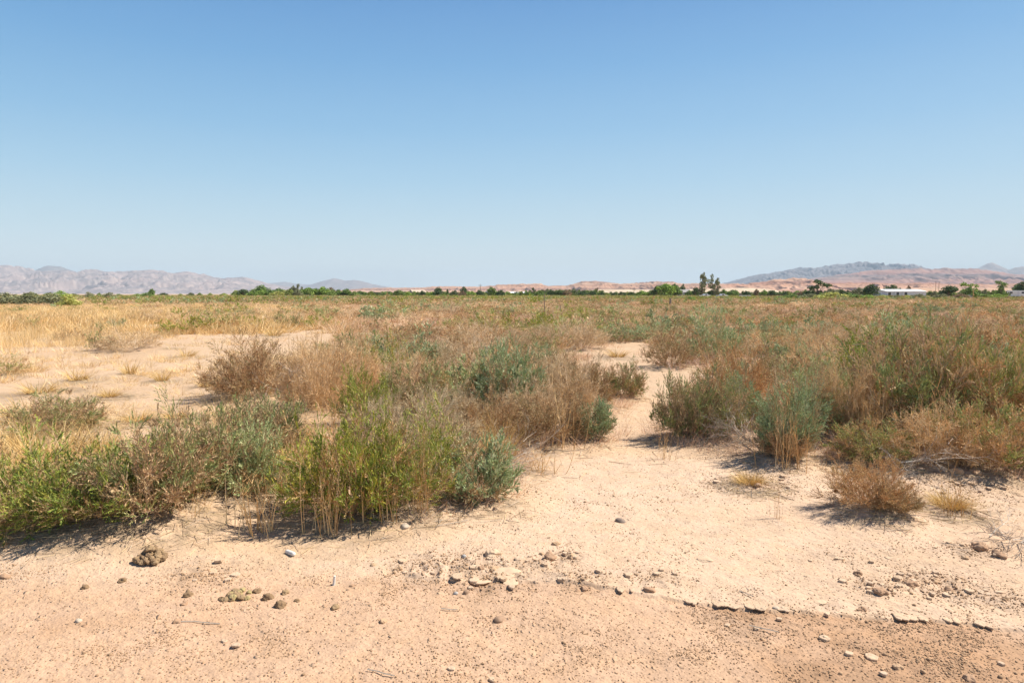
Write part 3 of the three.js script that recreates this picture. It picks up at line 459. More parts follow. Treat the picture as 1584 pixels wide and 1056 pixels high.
range('hill', 'peach coloured sandy flats with dark scrub right of the white shed', 'sand hills', [[1240, 455], [1300, 449], [1360, 446], [1400, 444.5], [1440, 443.5], [1480, 444.5], [1530, 443.8], [1580, 443], [1640, 444], [1760, 447]], 1700, 500, 400, { seed: 12, nu: 240, nv: 50, wave: 90, stretch: 0.6, amp: 0.3, colour: pal2([0.43, 0.26, 0.16], [0.24, 0.16, 0.1], [0.5, 0.33, 0.21]) });
// ------------------------------------------------------------------ shrubs: shared shapes in three grades of detail
const GRADE = {
  near: { main: 70, side: 10, twig: 5, leaves: 9, leafTris: 1, seg: 4, stemR: 0.0042, twigR: 0.0013, leafL: 0.029, leafW: 0.0046, spread: 1.36, curve: 0.8, twigRods: true },
  mid: { main: 36, side: 8, twig: 4, leaves: 6, leafTris: 1, seg: 3, stemR: 0.004, twigR: 0.0018, leafL: 0.04, leafW: 0.0052, spread: 1.36, curve: 0.8, twigRods: true },
  far: { main: 30, side: 6, twig: 3, leaves: 5, leafTris: 1, seg: 2, stemR: 0.006, twigR: 0.003, leafL: 0.06, leafW: 0.009, spread: 1.35, curve: 0.8, twigRods: false },
  speck: { main: 14, side: 4, twig: 2, leaves: 5, leafTris: 1, seg: 2, stemR: 0.007, twigR: 0.003, leafL: 0.12, leafW: 0.02, spread: 1.38, curve: 0.8, twigRods: false },
};
const KINDQ = { green: {}, sage: { leafW: 1.25, leaves: 1.1 }, olive: { leaves: 0.9, main: 1.1 }, rust: { leafL: 0.7, leafW: 0.75, leaves: 0.8, twig: 1.3, main: 1.1 }, tan: { leafL: 1.5, leafW: 0.42, leaves: 0.6, twig: 1.4, main: 1.25, curve: 0.6 } };
const shapes = new Map();
function shrub(kind, grade, v, tall) {
  const key = kind + grade + v + (tall ? 't' : '');
  if (!shapes.has(key)) {
    const q = { ...GRADE[grade] }; for (const [k, m] of Object.entries(KINDQ[kind])) q[k] = ['main', 'side', 'twig', 'leaves'].includes(k) ? Math.round(q[k] * m) : q[k] * m;
    if (tall) { q.HT = 1.05; q.spread = 1.25; }
    shapes.set(key, shrubGeo(kind, 100 + v * 17 + kind.length * 5 + kind.charCodeAt(0), q));
  }
  return shapes.get(key);
}
const KINDNAME = { green: 'green_bush', sage: 'sage_bush', olive: 'olive_bush', rust: 'brown_bush', tan: 'twig_bush' };
const protos = new Map();
function bush(kind, grade, v, tone, x, z, w, h, turn, label, group) {
  const tall = h / w > 1.06, key = [kind, grade, v, tone, tall].join();
  let o;
  if (!protos.has(key)) {
    const s = shrub(kind, grade, v, tall); o = new THREE.Group();
    part('stem', s.stem, TWIG[tone], o); part(kind === 'rust' || kind === 'tan' ? 'twigs' : 'foliage', s.foliage, LEAF[tone], o); protos.set(key, o);
  } else o = protos.get(key).clone();
  o.name = numbered(KINDNAME[kind]); tag(o, label, 'bush', group);
  o.position.set(x, H(x, z), z); o.scale.set(w, h / (tall ? 1 : 0.62), w); o.rotation.y = turn; scene.add(o);
  return o;
}
const heightAt = (px, py, z) => { const u = (CY - py) / FPX, c = Math.cos(PITCH), s = Math.sin(PITCH); return EYE + z / (-c - u * s) * (-s + u * c); };
const RH = rng(5), planted = [];
for (const [kind, px, py, wpx, hpx, label, v] of HERO) {
  const g = G(px, py), w = wpx / FPX * g.d * 0.98, k = 1 + 0.32 * w / g.d, x = g.x * k, z = g.z * k, h = Math.max(0.12, heightAt(px, py - hpx, z)) * 1.05;
  bush(kind, g.d < 11 ? 'near' : g.d < 22 ? 'mid' : 'far', v, Math.floor(RH() * 3), x, z, w * (kind === 'tan' ? 0.85 : 0.95), h * (kind === 'tan' ? 0.85 : 0.96), RH() * 6.28, label);
  planted.push([x, z, w * 0.5]);
}
// straw clumps
const AMBER = [[0.6, 0.39, 0.13], [0.66, 0.45, 0.18], [0.5, 0.31, 0.1], [0.7, 0.52, 0.24]];
const TUFT = [1, 2, 3].map((s) => tuftGeo(s, 700, 0.0024, 1.0, 0.4, AMBER)), TUFT_PALE = [7, 8].map((s) => tuftGeo(s, 600, 0.0024, 1.05)), TUFT_MID = [4, 5].map((s) => tuftGeo(s, 200, 0.004, 1.05, 0.4, AMBER));
for (const [px, py, wpx, hpx, label] of STRAWS) {
  const g = G(px, py), w = wpx / FPX * g.d, z = g.z * (1 + 0.25 * w / g.d), x = g.x * (1 + 0.25 * w / g.d), h = Math.max(0.08, heightAt(px, py - hpx, z));
  const m = top('straw_clump', (g.d < 9 ? (/^(pale|tousled|flattened)/.test(label) ? TUFT_PALE : TUFT) : TUFT_MID)[Math.floor(RH() * 2)], GRASS, label, 'grass clump'); m.position.set(x, H(x, z), z); m.scale.set(w * 1.5, h / 0.42, w * 1.5); m.rotation.y = RH() * 6;
}
// upright dry stalks in front of the bushes
const GOLD = [[0.66, 0.4, 0.16], [0.72, 0.48, 0.22], [0.56, 0.33, 0.13], [0.76, 0.55, 0.29]];
const STALK = [1, 2, 3].map((s) => stalkGeo(s, 24, GOLD, 0.004)), STALK_THIN = [4, 5].map((s) => stalkGeo(s, 16, GOLD, 0.0033, 0.2, 0.5, 0.3, 3));
for (const [px, py, wpx, hpx, label, thin] of [
  [395, 836, 130, 92, 'rust-gold stubble stalks under the rounded fresh green bush'], [500, 838, 100, 120, 'golden upright stalks at the left foot of the biggest green bush'], [590, 828, 90, 120, 'golden stalks in front of the middle of the biggest green bush'], [650, 818, 70, 150, 'dense golden stalks at the right foot of the biggest green bush'],
  [450, 800, 60, 90, 'brown stalks between the rounded green bush and the biggest green bush'], [478, 632, 80, 120, 'tall straw-coloured stalks behind the dark sprawling bush'], [520, 620, 60, 110, 'thin straw stalks on the right side of the tall grey-brown bush'], [872, 704, 80, 110, 'golden stalks in front of the brown tangle by the sand path', 1], [660, 640, 90, 90, 'straw stalks among the pale leafless twigs', 1], [600, 560, 120, 70, 'straw stalks around the green bush of the middle field'],
  [1210, 738, 90, 110, 'rusty stalks in front of the tallest sage', 1], [1345, 722, 44, 108, 'straw-coloured bundle of stalks in front of the pale tan bush'], [1440, 742, 130, 110, 'bent golden stalks in front of the largest olive bush', 1], [1505, 744, 80, 100, 'forked golden stalks on the bank in front of the grey-olive bush', 1], [1204, 806, 20, 62, 'few thin straw stalks alone on the sand left of the lone brownish bush', 1], [1030, 715, 40, 55, 'thin dry stems at the near end of the sand path', 1], [840, 735, 90, 50, 'fallen straw stems at the right foot of the straw clump', 1], [1470, 800, 70, 60, 'thin straw stems right of the lone brownish bush', 1],
]) {
  const g = G(px, py), w = wpx / FPX * g.d, h = hpx / FPX * g.d; const m = top('dry_stalks', pick(thin ? STALK_THIN : STALK, RH), STEM, label, 'dry stalks'); m.position.set(g.x, H(g.x, g.z), g.z - 0.05); m.scale.set(w / 0.5, h / 0.47, Math.max(0.6, w / 0.6)); m.rotation.y = (RH() - 0.5) * 0.6;
}
// dead grey branches
function deadBranch(seed, n, L, up, fan) {
  const R = rng(seed), B = new Buf();
  const grow = (p, d, l, r, depth) => { let q = p; for (let k = 0; k < 3; k++) { const e = [q[0] + d[0] * l / 3, Math.max(0.01, q[1] + d[1] * l / 3), q[2] + d[2] * l / 3], c = tint([0.5, 0.42, 0.34], 0.7 + 0.5 * R()); B.rod(q, e, r * (1 - k * 0.25), r * (0.75 - k * 0.25), c); if (depth > 0) for (let f = 0; f < 2; f++) grow(e, turned(d, 0.4 + 0.5 * R(), R), l * (0.35 + 0.25 * R()), r * 0.5, depth - 1); q = e; d = norm([d[0] + (R() - 0.5) * 0.3, d[1] + (R() - 0.5) * 0.2, d[2] + (R() - 0.5) * 0.3]); } };
  for (let i = 0; i < n; i++) { const a = fan * (R() - 0.5) + Math.PI; grow([(R() - 0.5) * 0.2, 0.01, (R() - 0.5) * 0.2], norm([Math.cos(a) + (R() - 0.5) * 0.4, up * (0.2 + R()), Math.sin(a)]), L * (0.5 + 0.6 * R()), 0.005, 2); }
  return B.geo();
}
for (const [px, py, seed, n, L, up, fan, turn, label] of [[1175, 706, 1, 15, 0.42, 0.8, 2.2, 0, 'fan of bleached grey branches leaning left below the sage bushes'], [1395, 736, 2, 16, 0.42, 0.45, 5, 1, 'heap of dead grey sticks at the foot of the largest olive bush'], [1572, 838, 3, 9, 0.3, 0.3, 5, 2, 'tangle of dark dead branches on the sand at the right edge'], [760, 735, 4, 10, 0.5, 0.7, 3, 3.1, 'pale fallen stems at the right of the golden straw clump'], [430, 640, 5, 9, 0.55, 0.8, 2.6, 2.7, 'long pale fallen stems over the dark sprawling bush'], [110, 650, 6, 6, 0.4, 1.6, 3, 1, 'bleached bare stems standing out of the olive bush on the left flat']]) {
  const g = G(px, py), m = top('dead_branch', deadBranch(seed, n, L, up, fan), STEM, label, 'dead branches'); m.position.set(g.x, H(g.x, g.z) + (seed === 5 ? 0.25 : 0), g.z - (seed === 5 ? 0.4 : 0.05)); m.rotation.y = turn;
}

// ------------------------------------------------------------------ the field behind: single bushes first, then the mass of scrub
const dirPx = (x, z) => CX + FPX * x / -z;                 // which way a point lies, as the photograph's column
const strawness = (x, z) => { const u = dirPx(x, z), d = -z; return smooth(640, 420, u) * (1 - smooth(85, 120, d)); };
function kindAt(x, z, R) {
  const n = fbm(x * 0.13 + 31, z * 0.13, 2), m = fbm(x * 0.22 - 8, z * 0.16 + 70, 2), s = strawness(x, z), r = R();
  const far = smooth(80, 150, -z) * (dirPx(x, z) < 560 ? 1 : 0.75);
  if (R() < far * 0.8) return r < 0.35 ? 'olive' : r < 0.75 ? 'green' : 'sage';
  if (m > 0.62 + 0.12 * smooth(16, 30, -z)) return r < 0.7 ? 'sage' : 'olive';
  if (m < 0.36 - 0.12 * smooth(16, 30, -z)) return r < 0.6 ? 'green' : 'olive';
  if (r < 0.12) return 'olive';
  if (n > 0.5 + 0.25 * s) return r < 0.8 ? 'rust' : 'tan';
  return r < 0.65 ? 'tan' : 'rust';
}
const WORDS = { green: ['green bush', 'green'], sage: ['grey-green sage bush', 'sage'], olive: ['olive brown bush', 'olive'], rust: ['rust brown dry bush', 'rust brown'], tan: ['tan leafless twig bush', 'tan twig'] };
const RF = rng(9), FIELD = []; let single = 0;
const byKind = {};   // kind -> grade -> list of matrices
const addCopy = (k, grade, x, z, w, h, tone) => { ((byKind[k] ??= {})[grade] ??= []).push([x, z, w, h, RF() * 6.28, tone]); };
for (let d = 5.8; d < 150;) {
  const sp = d < 26 ? 0.92 + (d - 8) * 0.02 : d < 60 ? 1.2 + (d - 26) * 0.012 : 1.6 + (d - 60) * 0.012;
  for (let x = -0.8 * d - 1; x < 0.8 * d + 1; x += sp) {
    const X = x + (RF() - 0.5) * sp * 0.9, Z = -(d + (RF() - 0.5) * sp * 0.9), b = bareDist(X, Z);
    const s = strawness(X, Z), dens = fbm(X * 0.11 + 5, Z * 0.11 + 2, 3);
    const w = (0.8 + 1.05 * RF() * RF() + 0.15 * RF()) * (d > 40 ? 1.3 : 1.12); if (b < 0.12 + 0.42 * w || RF() < s * 0.74) continue;
    if (d > 13 && RF() > smooth(0.3, 0.52, dens) * 0.95 + 0.1) continue;
    if (planted.some(([a, c, r]) => Math.hypot(a - X, c - Z) < r * 0.8 + w * 0.3)) continue;
    const q0 = RF(), kind = d < 12 ? (q0 < 0.42 ? 'tan' : q0 < 0.78 ? 'rust' : q0 < 0.93 ? 'olive' : 'sage') : kindAt(X, Z, RF), h = w * (0.42 + 0.2 * RF()) * (kind === 'rust' || kind === 'tan' ? 0.85 : 0.95) * (1 - 0.3 * smooth(30, 70, d) + 0.35 * smooth(85, 130, d));
    if (d < 24.5 && Math.abs(X) < 0.77 * d + 0.4 && single < 270) {
      single++;
      FIELD.push([kind, bush(kind, d < 9 ? 'near' : 'mid', Math.floor(RF() * 3), Math.floor(RF() * 3), X, Z, w, h, RF() * 6.28, '', ''), X, Z]);
    } else addCopy(kind, d < 65 ? 'far' : 'speck', X, Z, w, h, 0.8 + 0.55 * RF());
  }
  d += sp;
}
// every bush of the field is told from the others by where it stands next to a bush or a place that is easy to find
{
  const marks = [[388, 624, 'the lone round brown bush'], [335, 514, 'the row of bushes behind the sand flat'], [596, 588, 'the green bush in the straw'], [772, 592, 'the pointed blue-green bush'], [985, 565, 'the bend of the sand path'], [1104, 566, 'the bright blue-green bush at the bend'], [1165, 606, 'the yellow-olive bush'], [1405, 660, 'the largest olive bush'], [1570, 560, 'the reddish bush at the right edge'], [843, 492, 'the wooden post'], [448, 508, 'the dark olive bush at the flat rim'], [158, 544, 'the dark little bush at the flat rim'], [1388, 508, 'the round pale sage bush'], [1206, 508, 'the round yellow-green bush'], [1260, 590, 'the tan bush between the thicket rows'], [720, 640, 'the left blue-green bush'], [540, 620, 'the grey-brown bush by the straw stems']].map(([a, b, t]) => { const g = G(a, b); return [g.x, g.z, t]; });
  const lots = new Map();
  for (const f of FIELD) {
    let best = null; for (const m of marks) { const q = Math.hypot(m[0] - f[2], (m[1] - f[3]) * 0.8); if (!best || q < best[0]) best = [q, m]; }
    const m = best[1], dx = dirPx(f[2], f[3]) - dirPx(m[0], m[1]), far = (m[1] - f[3]) * 40, rel = Math.abs(dx) > Math.abs(far) ? (dx > 0 ? 'right of' : 'left of') : far > 0 ? 'behind' : 'in front of';
    const key = `${WORDS[f[0]][0]} ${rel} ${m[2]}`; if (!lots.has(key)) lots.set(key, []); lots.get(key).push([best[0], f[1]]);
  }
  const nth = ['', 'second ', 'third ', 'fourth ', 'fifth ', 'sixth ', 'seventh ', 'eighth ', 'ninth ', 'tenth ', 'eleventh ', 'twelfth ', 'thirteenth ', 'fourteenth '];
  for (const [key, list] of lots) { list.sort((a, b) => a[0] - b[0]); list.forEach(([, o], i) => tag(o, list.length > 1 ? `${i ? nth[i] + 'nearest ' : 'nearest '}${key}` : key, 'bush', 'bushes of the open field')); }
}
console.log('single bushes', single);
// beyond: green scrub belt and open brown weed ground out to the trees
for (let d = 140; d < 470;) {
  const sp = 2.6 + (d - 140) * 0.006;
  for (let x = -0.78 * d; x < 0.78 * d; x += sp) {
    const X = x + (RF() - 0.5) * sp, Z = -(d + (RF() - 0.5) * sp), u = dirPx(X, Z), n = fbm(X * 0.03, Z * 0.03 + 9, 3);
    if (u > 1430 && d > 205 && d < 350 && RF() < 0.93) continue;
    const greenish = RF() < smooth(0.34, 0.48, n) * 0.9 + (d > 220 ? 0.3 : 0.1) + (u < 420 ? 0.3 : 0);
    const big = u < 700 ? 0.85 : 1, w = (2 + 2.4 * RF()) * big, h = greenish ? 0.45 + 0.5 * RF() : 0.35 + 0.3 * RF();
    addCopy(greenish ? (RF() < (u < 560 ? 0.3 : 0.5) ? 'green' : RF() < 0.35 ? 'sage' : 'olive') : RF() < 0.7 ? 'rust' : 'tan', 'speck', X, Z, w, h, greenish ? 0.8 + 0.4 * RF() : 0.8 + 0.4 * RF());
  }
  d += sp;
}
const M4 = new THREE.Matrix4(), Q4 = new THREE.Quaternion(), YAX = new THREE.Vector3(0, 1, 0), C4 = new THREE.Color();
function mass(name, geo, mat, list, label, category, tintOf) {
  const m = new THREE.InstancedMesh(geo, mat, list.length); m.name = numbered(name); tag(m, label, category, null, 'stuff'); m.castShadow = m.receiveShadow = true;
  list.forEach(([x, z, w, h, a, t, y], i) => { M4.compose(new THREE.Vector3(x, y ?? H(x, z), z), Q4.setFromAxisAngle(YAX, a), new THREE.Vector3(w, h, w)); m.setMatrixAt(i, M4); m.setColorAt(i, tintOf ? tintOf(t, x, z) : C4.setRGB(t, t, t)); });
  scene.add(m);
}
let copies = 0;
for (const [k, grades] of Object.entries(byKind)) for (const [gr, list] of Object.entries(grades)) {
  for (let v = 0; v < 2; v++) {
    const s = shrub(k, gr, v), geo = BufferGeometryUtils.mergeGeometries([s.stem, s.foliage]), l = list.filter((_, i) => i % 2 === v).map(([x, z, w, h, a, t]) => [x, z, w, h / 0.62, a, t]);
    copies += l.length; if (l.length) mass({ green: 'green_scrub', sage: 'sage_scrub', olive: 'olive_scrub', rust: 'brown_scrub', tan: 'dry_scrub' }[k], geo, LEAF[0], l, `${{ green: 'green', sage: 'grey-green', olive: 'olive', rust: 'rust brown', tan: 'pale tan' }[k]} scrub covering the ${gr === 'far' ? 'open field behind the nearer bushes' : 'distant plain below the trees'}`, 'scrub', k === 'rust' || k === 'tan' ? (t) => C4.setRGB(t * 0.98, t * 0.96, t * 0.95) : null);
  }
}
// dry grass: sparse on the sand flat, thick in the left field, thin strands between the bushes
const gr1 = [], gr2 = [], gr3 = [];
for (let d = 4.4; d < 125;) {
  const sp = d < 10 ? 0.15 : d < 18 ? 0.24 : d < 40 ? 0.38 : 0.62;
  for (let x = -0.8 * d - 0.5; x < 0.8 * d + 0.5; x += sp) {
    const X = x + (RF() - 0.5) * sp * 1.5, Z = -(d + (RF() - 0.5) * sp * 1.5);
    const fr = d < 9 ? polyDist(X, Z, BARE_FRONT) : 9; if (fr < 0.02) continue;
    const bl = polyDist(X, Z, BARE_LEFT), bp = d < 30 ? polyDist(X, Z, BARE_PATH) : 9, s = strawness(X, Z), n = fbm(X * 0.7 + 3, Z * 0.7, 3);
    let p = mix(d < 10 ? 0.8 : d < 14 ? 0.5 : d < 45 ? 0.5 : 0.7, 1, s) * smooth(0.28, 0.55, n + 0.12 * s) * (d > 12 ? smooth(0.3, 0.46, fbm(X * 0.33 + 60, Z * 0.22, 2)) : 1);
    if (bl < 0) p = smooth(0.5, 0.68, n) * 0.7 * Math.exp(bl * 0.22) + 0.1; if (bp < 0) p = 0.02;
    if (RF() > p) continue;
    const w = 0.45 + 0.5 * RF(), h = (bl < 0 ? 0.42 : 0.62 + 0.48 * s) * (1 - 0.35 * smooth(45, 80, d)) * (0.5 + 0.7 * RF()), tone = 0.72 + 0.4 * RF();
    (d < 11 ? gr1 : d < 28 ? gr2 : gr3).push([X, Z, w * (d > 28 ? 2 : 1.2), h * 1.1, RF() * 6.28, tone]);
  }
  d += sp;
}
const warm = (t, x, z) => { const s = strawness(x, z), k = fbm(x * 0.3, z * 0.3 + 50, 2); return C4.setRGB(t * mix(mix(0.92, 1.02, k), 1.14, s), t * mix(mix(0.76, 0.96, k), mix(1.06, 1.18, k), s), t * mix(mix(0.95, 1.6, k), mix(1.1, 1.4, k), s)); };
mass('dry_grass', tuftGeo(31, 34, 0.0016, 0.9, 0.42, STRAW, 3, 0.13), GRASS, gr1, 'thin straw coloured grass between the nearer bushes', 'grass', warm);
mass('dry_grass', tuftGeo(32, 46, 0.0034, 0.95, 0.45, STRAW, 2, 0.2), GRASS, gr2, 'straw coloured grass on and round the sand flat', 'grass', warm);
mass('dry_grass', tuftGeo(33, 60, 0.009, 1.0, 0.5, STRAW, 2, 0.3), GRASS, gr3, 'golden straw grass of the far left field', 'grass', warm);
console.log('copies', copies, gr1.length, gr2.length, gr3.length);
// ------------------------------------------------------------------ trees along the horizon
const CROWN = {
  bright: [[0.27, 0.38, 0.075], [0.33, 0.45, 0.1], [0.2, 0.3, 0.06]], green: [[0.18, 0.27, 0.07], [0.23, 0.32, 0.09], [0.13, 0.2, 0.05]], dark: [[0.1, 0.155, 0.06], [0.13, 0.18, 0.075], [0.075, 0.115, 0.045]],
  yellow: [[0.44, 0.45, 0.12], [0.38, 0.42, 0.12], [0.5, 0.46, 0.16]], grey: [[0.24, 0.25, 0.13], [0.3, 0.3, 0.17], [0.18, 0.19, 0.1]], brown: [[0.3, 0.2, 0.12], [0.22, 0.17, 0.1], [0.36, 0.27, 0.16]],
};
const CROWNMAT = leafMat(1, 1, 1), BARK = plain(0.2, 0.15, 0.11);
// lobes: [x, y, z, radius] of a unit tree, one unit wide and one high
function crownGeo(seed, pal, lobes, n, leaf) {
  const R = rng(seed), B = new Buf();
  for (const [lx, ly, lz, lr] of lobes) for (let i = 0; i < n * lr * lr * 9; i++) {
    const u = R() * 2 - 1, a = R() * 6.283, q = Math.pow(R(), 0.4) * lr * (0.8 + 0.35 * noise(a * 2 + seed, u * 3)), s = Math.sqrt(1 - u * u);
    const o = [lx + q * s * Math.cos(a), ly + q * u * 0.85, lz + q * s * Math.sin(a)], d = norm([R() - 0.5, R() - 0.5, R() - 0.5]), e = turned(d, 1.57, R), L = leaf * (0.6 + 0.8 * R()), c = tint(pick(pal, R), 0.8 + 0.4 * R());
    B.tri(o[0] - d[0] * L, o[1] - d[1] * L, o[2] - d[2] * L, o[0] + e[0] * L * 0.8, o[1] + e[1] * L * 0.8, o[2] + e[2] * L * 0.8, o[0] + d[0] * L, o[1] + d[1] * L, o[2] + d[2] * L, ...c);
    B.tri(o[0] - d[0] * L, o[1] - d[1] * L, o[2] - d[2] * L, o[0] + d[0] * L, o[1] + d[1] * L, o[2] + d[2] * L, o[0] - e[0] * L * 0.8, o[1] - e[1] * L * 0.8, o[2] - e[2] * L * 0.8, ...c);
  }
  return B.geo();
}
function trunkGeo(lobes, r) { const B = new Buf(), c = [1, 1, 1], low = Math.min(...lobes.map((l) => l[1])); B.rod([0, -0.05, 0], [0.01, Math.max(0.18, low * 0.75), 0], r, r * 0.75, c); for (const [x, y, z, lr] of lobes) { const m = [x * 0.4, mix(0.2, y, 0.5), z * 0.4]; B.rod([0.01, 0.16, 0], m, r * 0.6, r * 0.4, c); B.rod(m, [x, y + lr * 0.3, z], r * 0.4, r * 0.12, c); } const g = B.geo(); g.deleteAttribute('color'); return g; }
const FORM = {
  round: (R) => { const l = [[0, 0.58, 0, 0.33]]; for (let i = 0; i < 7; i++) { const a = i * 0.9 + R(); l.push([0.26 * Math.cos(a), 0.24 + 0.4 * R(), 0.26 * Math.sin(a), 0.19 + 0.08 * R()]); } l.push([0.06, 0.78, 0, 0.2]); return l; },
  bushy: (R) => { const l = []; for (let i = 0; i < 9; i++) { const a = i * 0.75 + R(); l.push([0.3 * Math.cos(a), 0.16 + 0.36 * R(), 0.3 * Math.sin(a), 0.2 + 0.08 * R()]); } l.push([0, 0.6, 0, 0.3], [0.1, 0.75, 0.05, 0.18]); return l; },
  tall: (R) => { const l = []; for (let i = 0; i < 9; i++) { const t = i / 8; l.push([(R() - 0.5) * (0.35 + 0.5 * t), 0.14 + 0.74 * t + 0.06 * R(), (R() - 0.5) * 0.6, 0.17 - 0.04 * t + 0.07 * R()]); } return l; },
  airy: (R) => { const l = []; for (let i = 0; i < 8; i++) { const a = i * 0.8 + R(); l.push([(0.2 + 0.22 * R()) * Math.cos(a), 0.42 + 0.5 * R(), 0.34 * Math.sin(a), 0.1 + 0.07 * R()]); } l.push([-0.1, 0.2, 0, 0.14], [0.2, 0.24, 0, 0.12]); return l; },
  leaning: (R) => [[-0.42, 0.2, 0, 0.15], [-0.3, 0.28, 0.1, 0.16], [-0.22, 0.5, 0, 0.15], [-0.1, 0.55, 0.1, 0.14], [0.02, 0.82, 0, 0.16], [0.12, 0.72, -0.1, 0.15], [0.25, 0.66, 0.1, 0.15], [0.4, 0.6, 0, 0.13], [0.1, 0.3, 0, 0.1], [-0.05, 0.16, 0.1, 0.12]],
};
const treeProto = new Map();
function tree(px, topPy, wpx, form, tone, label, dist = 470) {
  dist *= 0.9; wpx *= 1.22;
  const v = (px * 7) % 2, key = form + tone + v, R = rng(form.length * 31 + tone.length * 7 + v * 101);
  let o;
  if (!treeProto.has(key)) { const l = FORM[form](R); o = new THREE.Group(); part('trunk', trunkGeo(l, 0.032), BARK, o); part('crown', crownGeo(form.length * 13 + v * 7 + tone.charCodeAt(0), CROWN[tone], l, 230, 0.042), CROWNMAT, o); treeProto.set(key, o); } else o = treeProto.get(key).clone();
  o.name = numbered({ tall: 'eucalyptus_tree', leaning: 'leaning_tree' }[form] ?? (tone === 'brown' ? 'dry_tree' : 'shade_tree')); tag(o, label, 'tree', 'trees along the horizon');
  const x = (px - CX) / FPX * dist, w = wpx / FPX * dist, h = (EYE + (HOR - topPy) / FPX * dist) * 1.08;
  o.position.set(x, H(x, -dist) - 0.1, -dist); o.scale.set(w, h, w); o.rotation.y = form === 'leaning' ? 0 : (px % 13) * 0.5; scene.add(o);
}
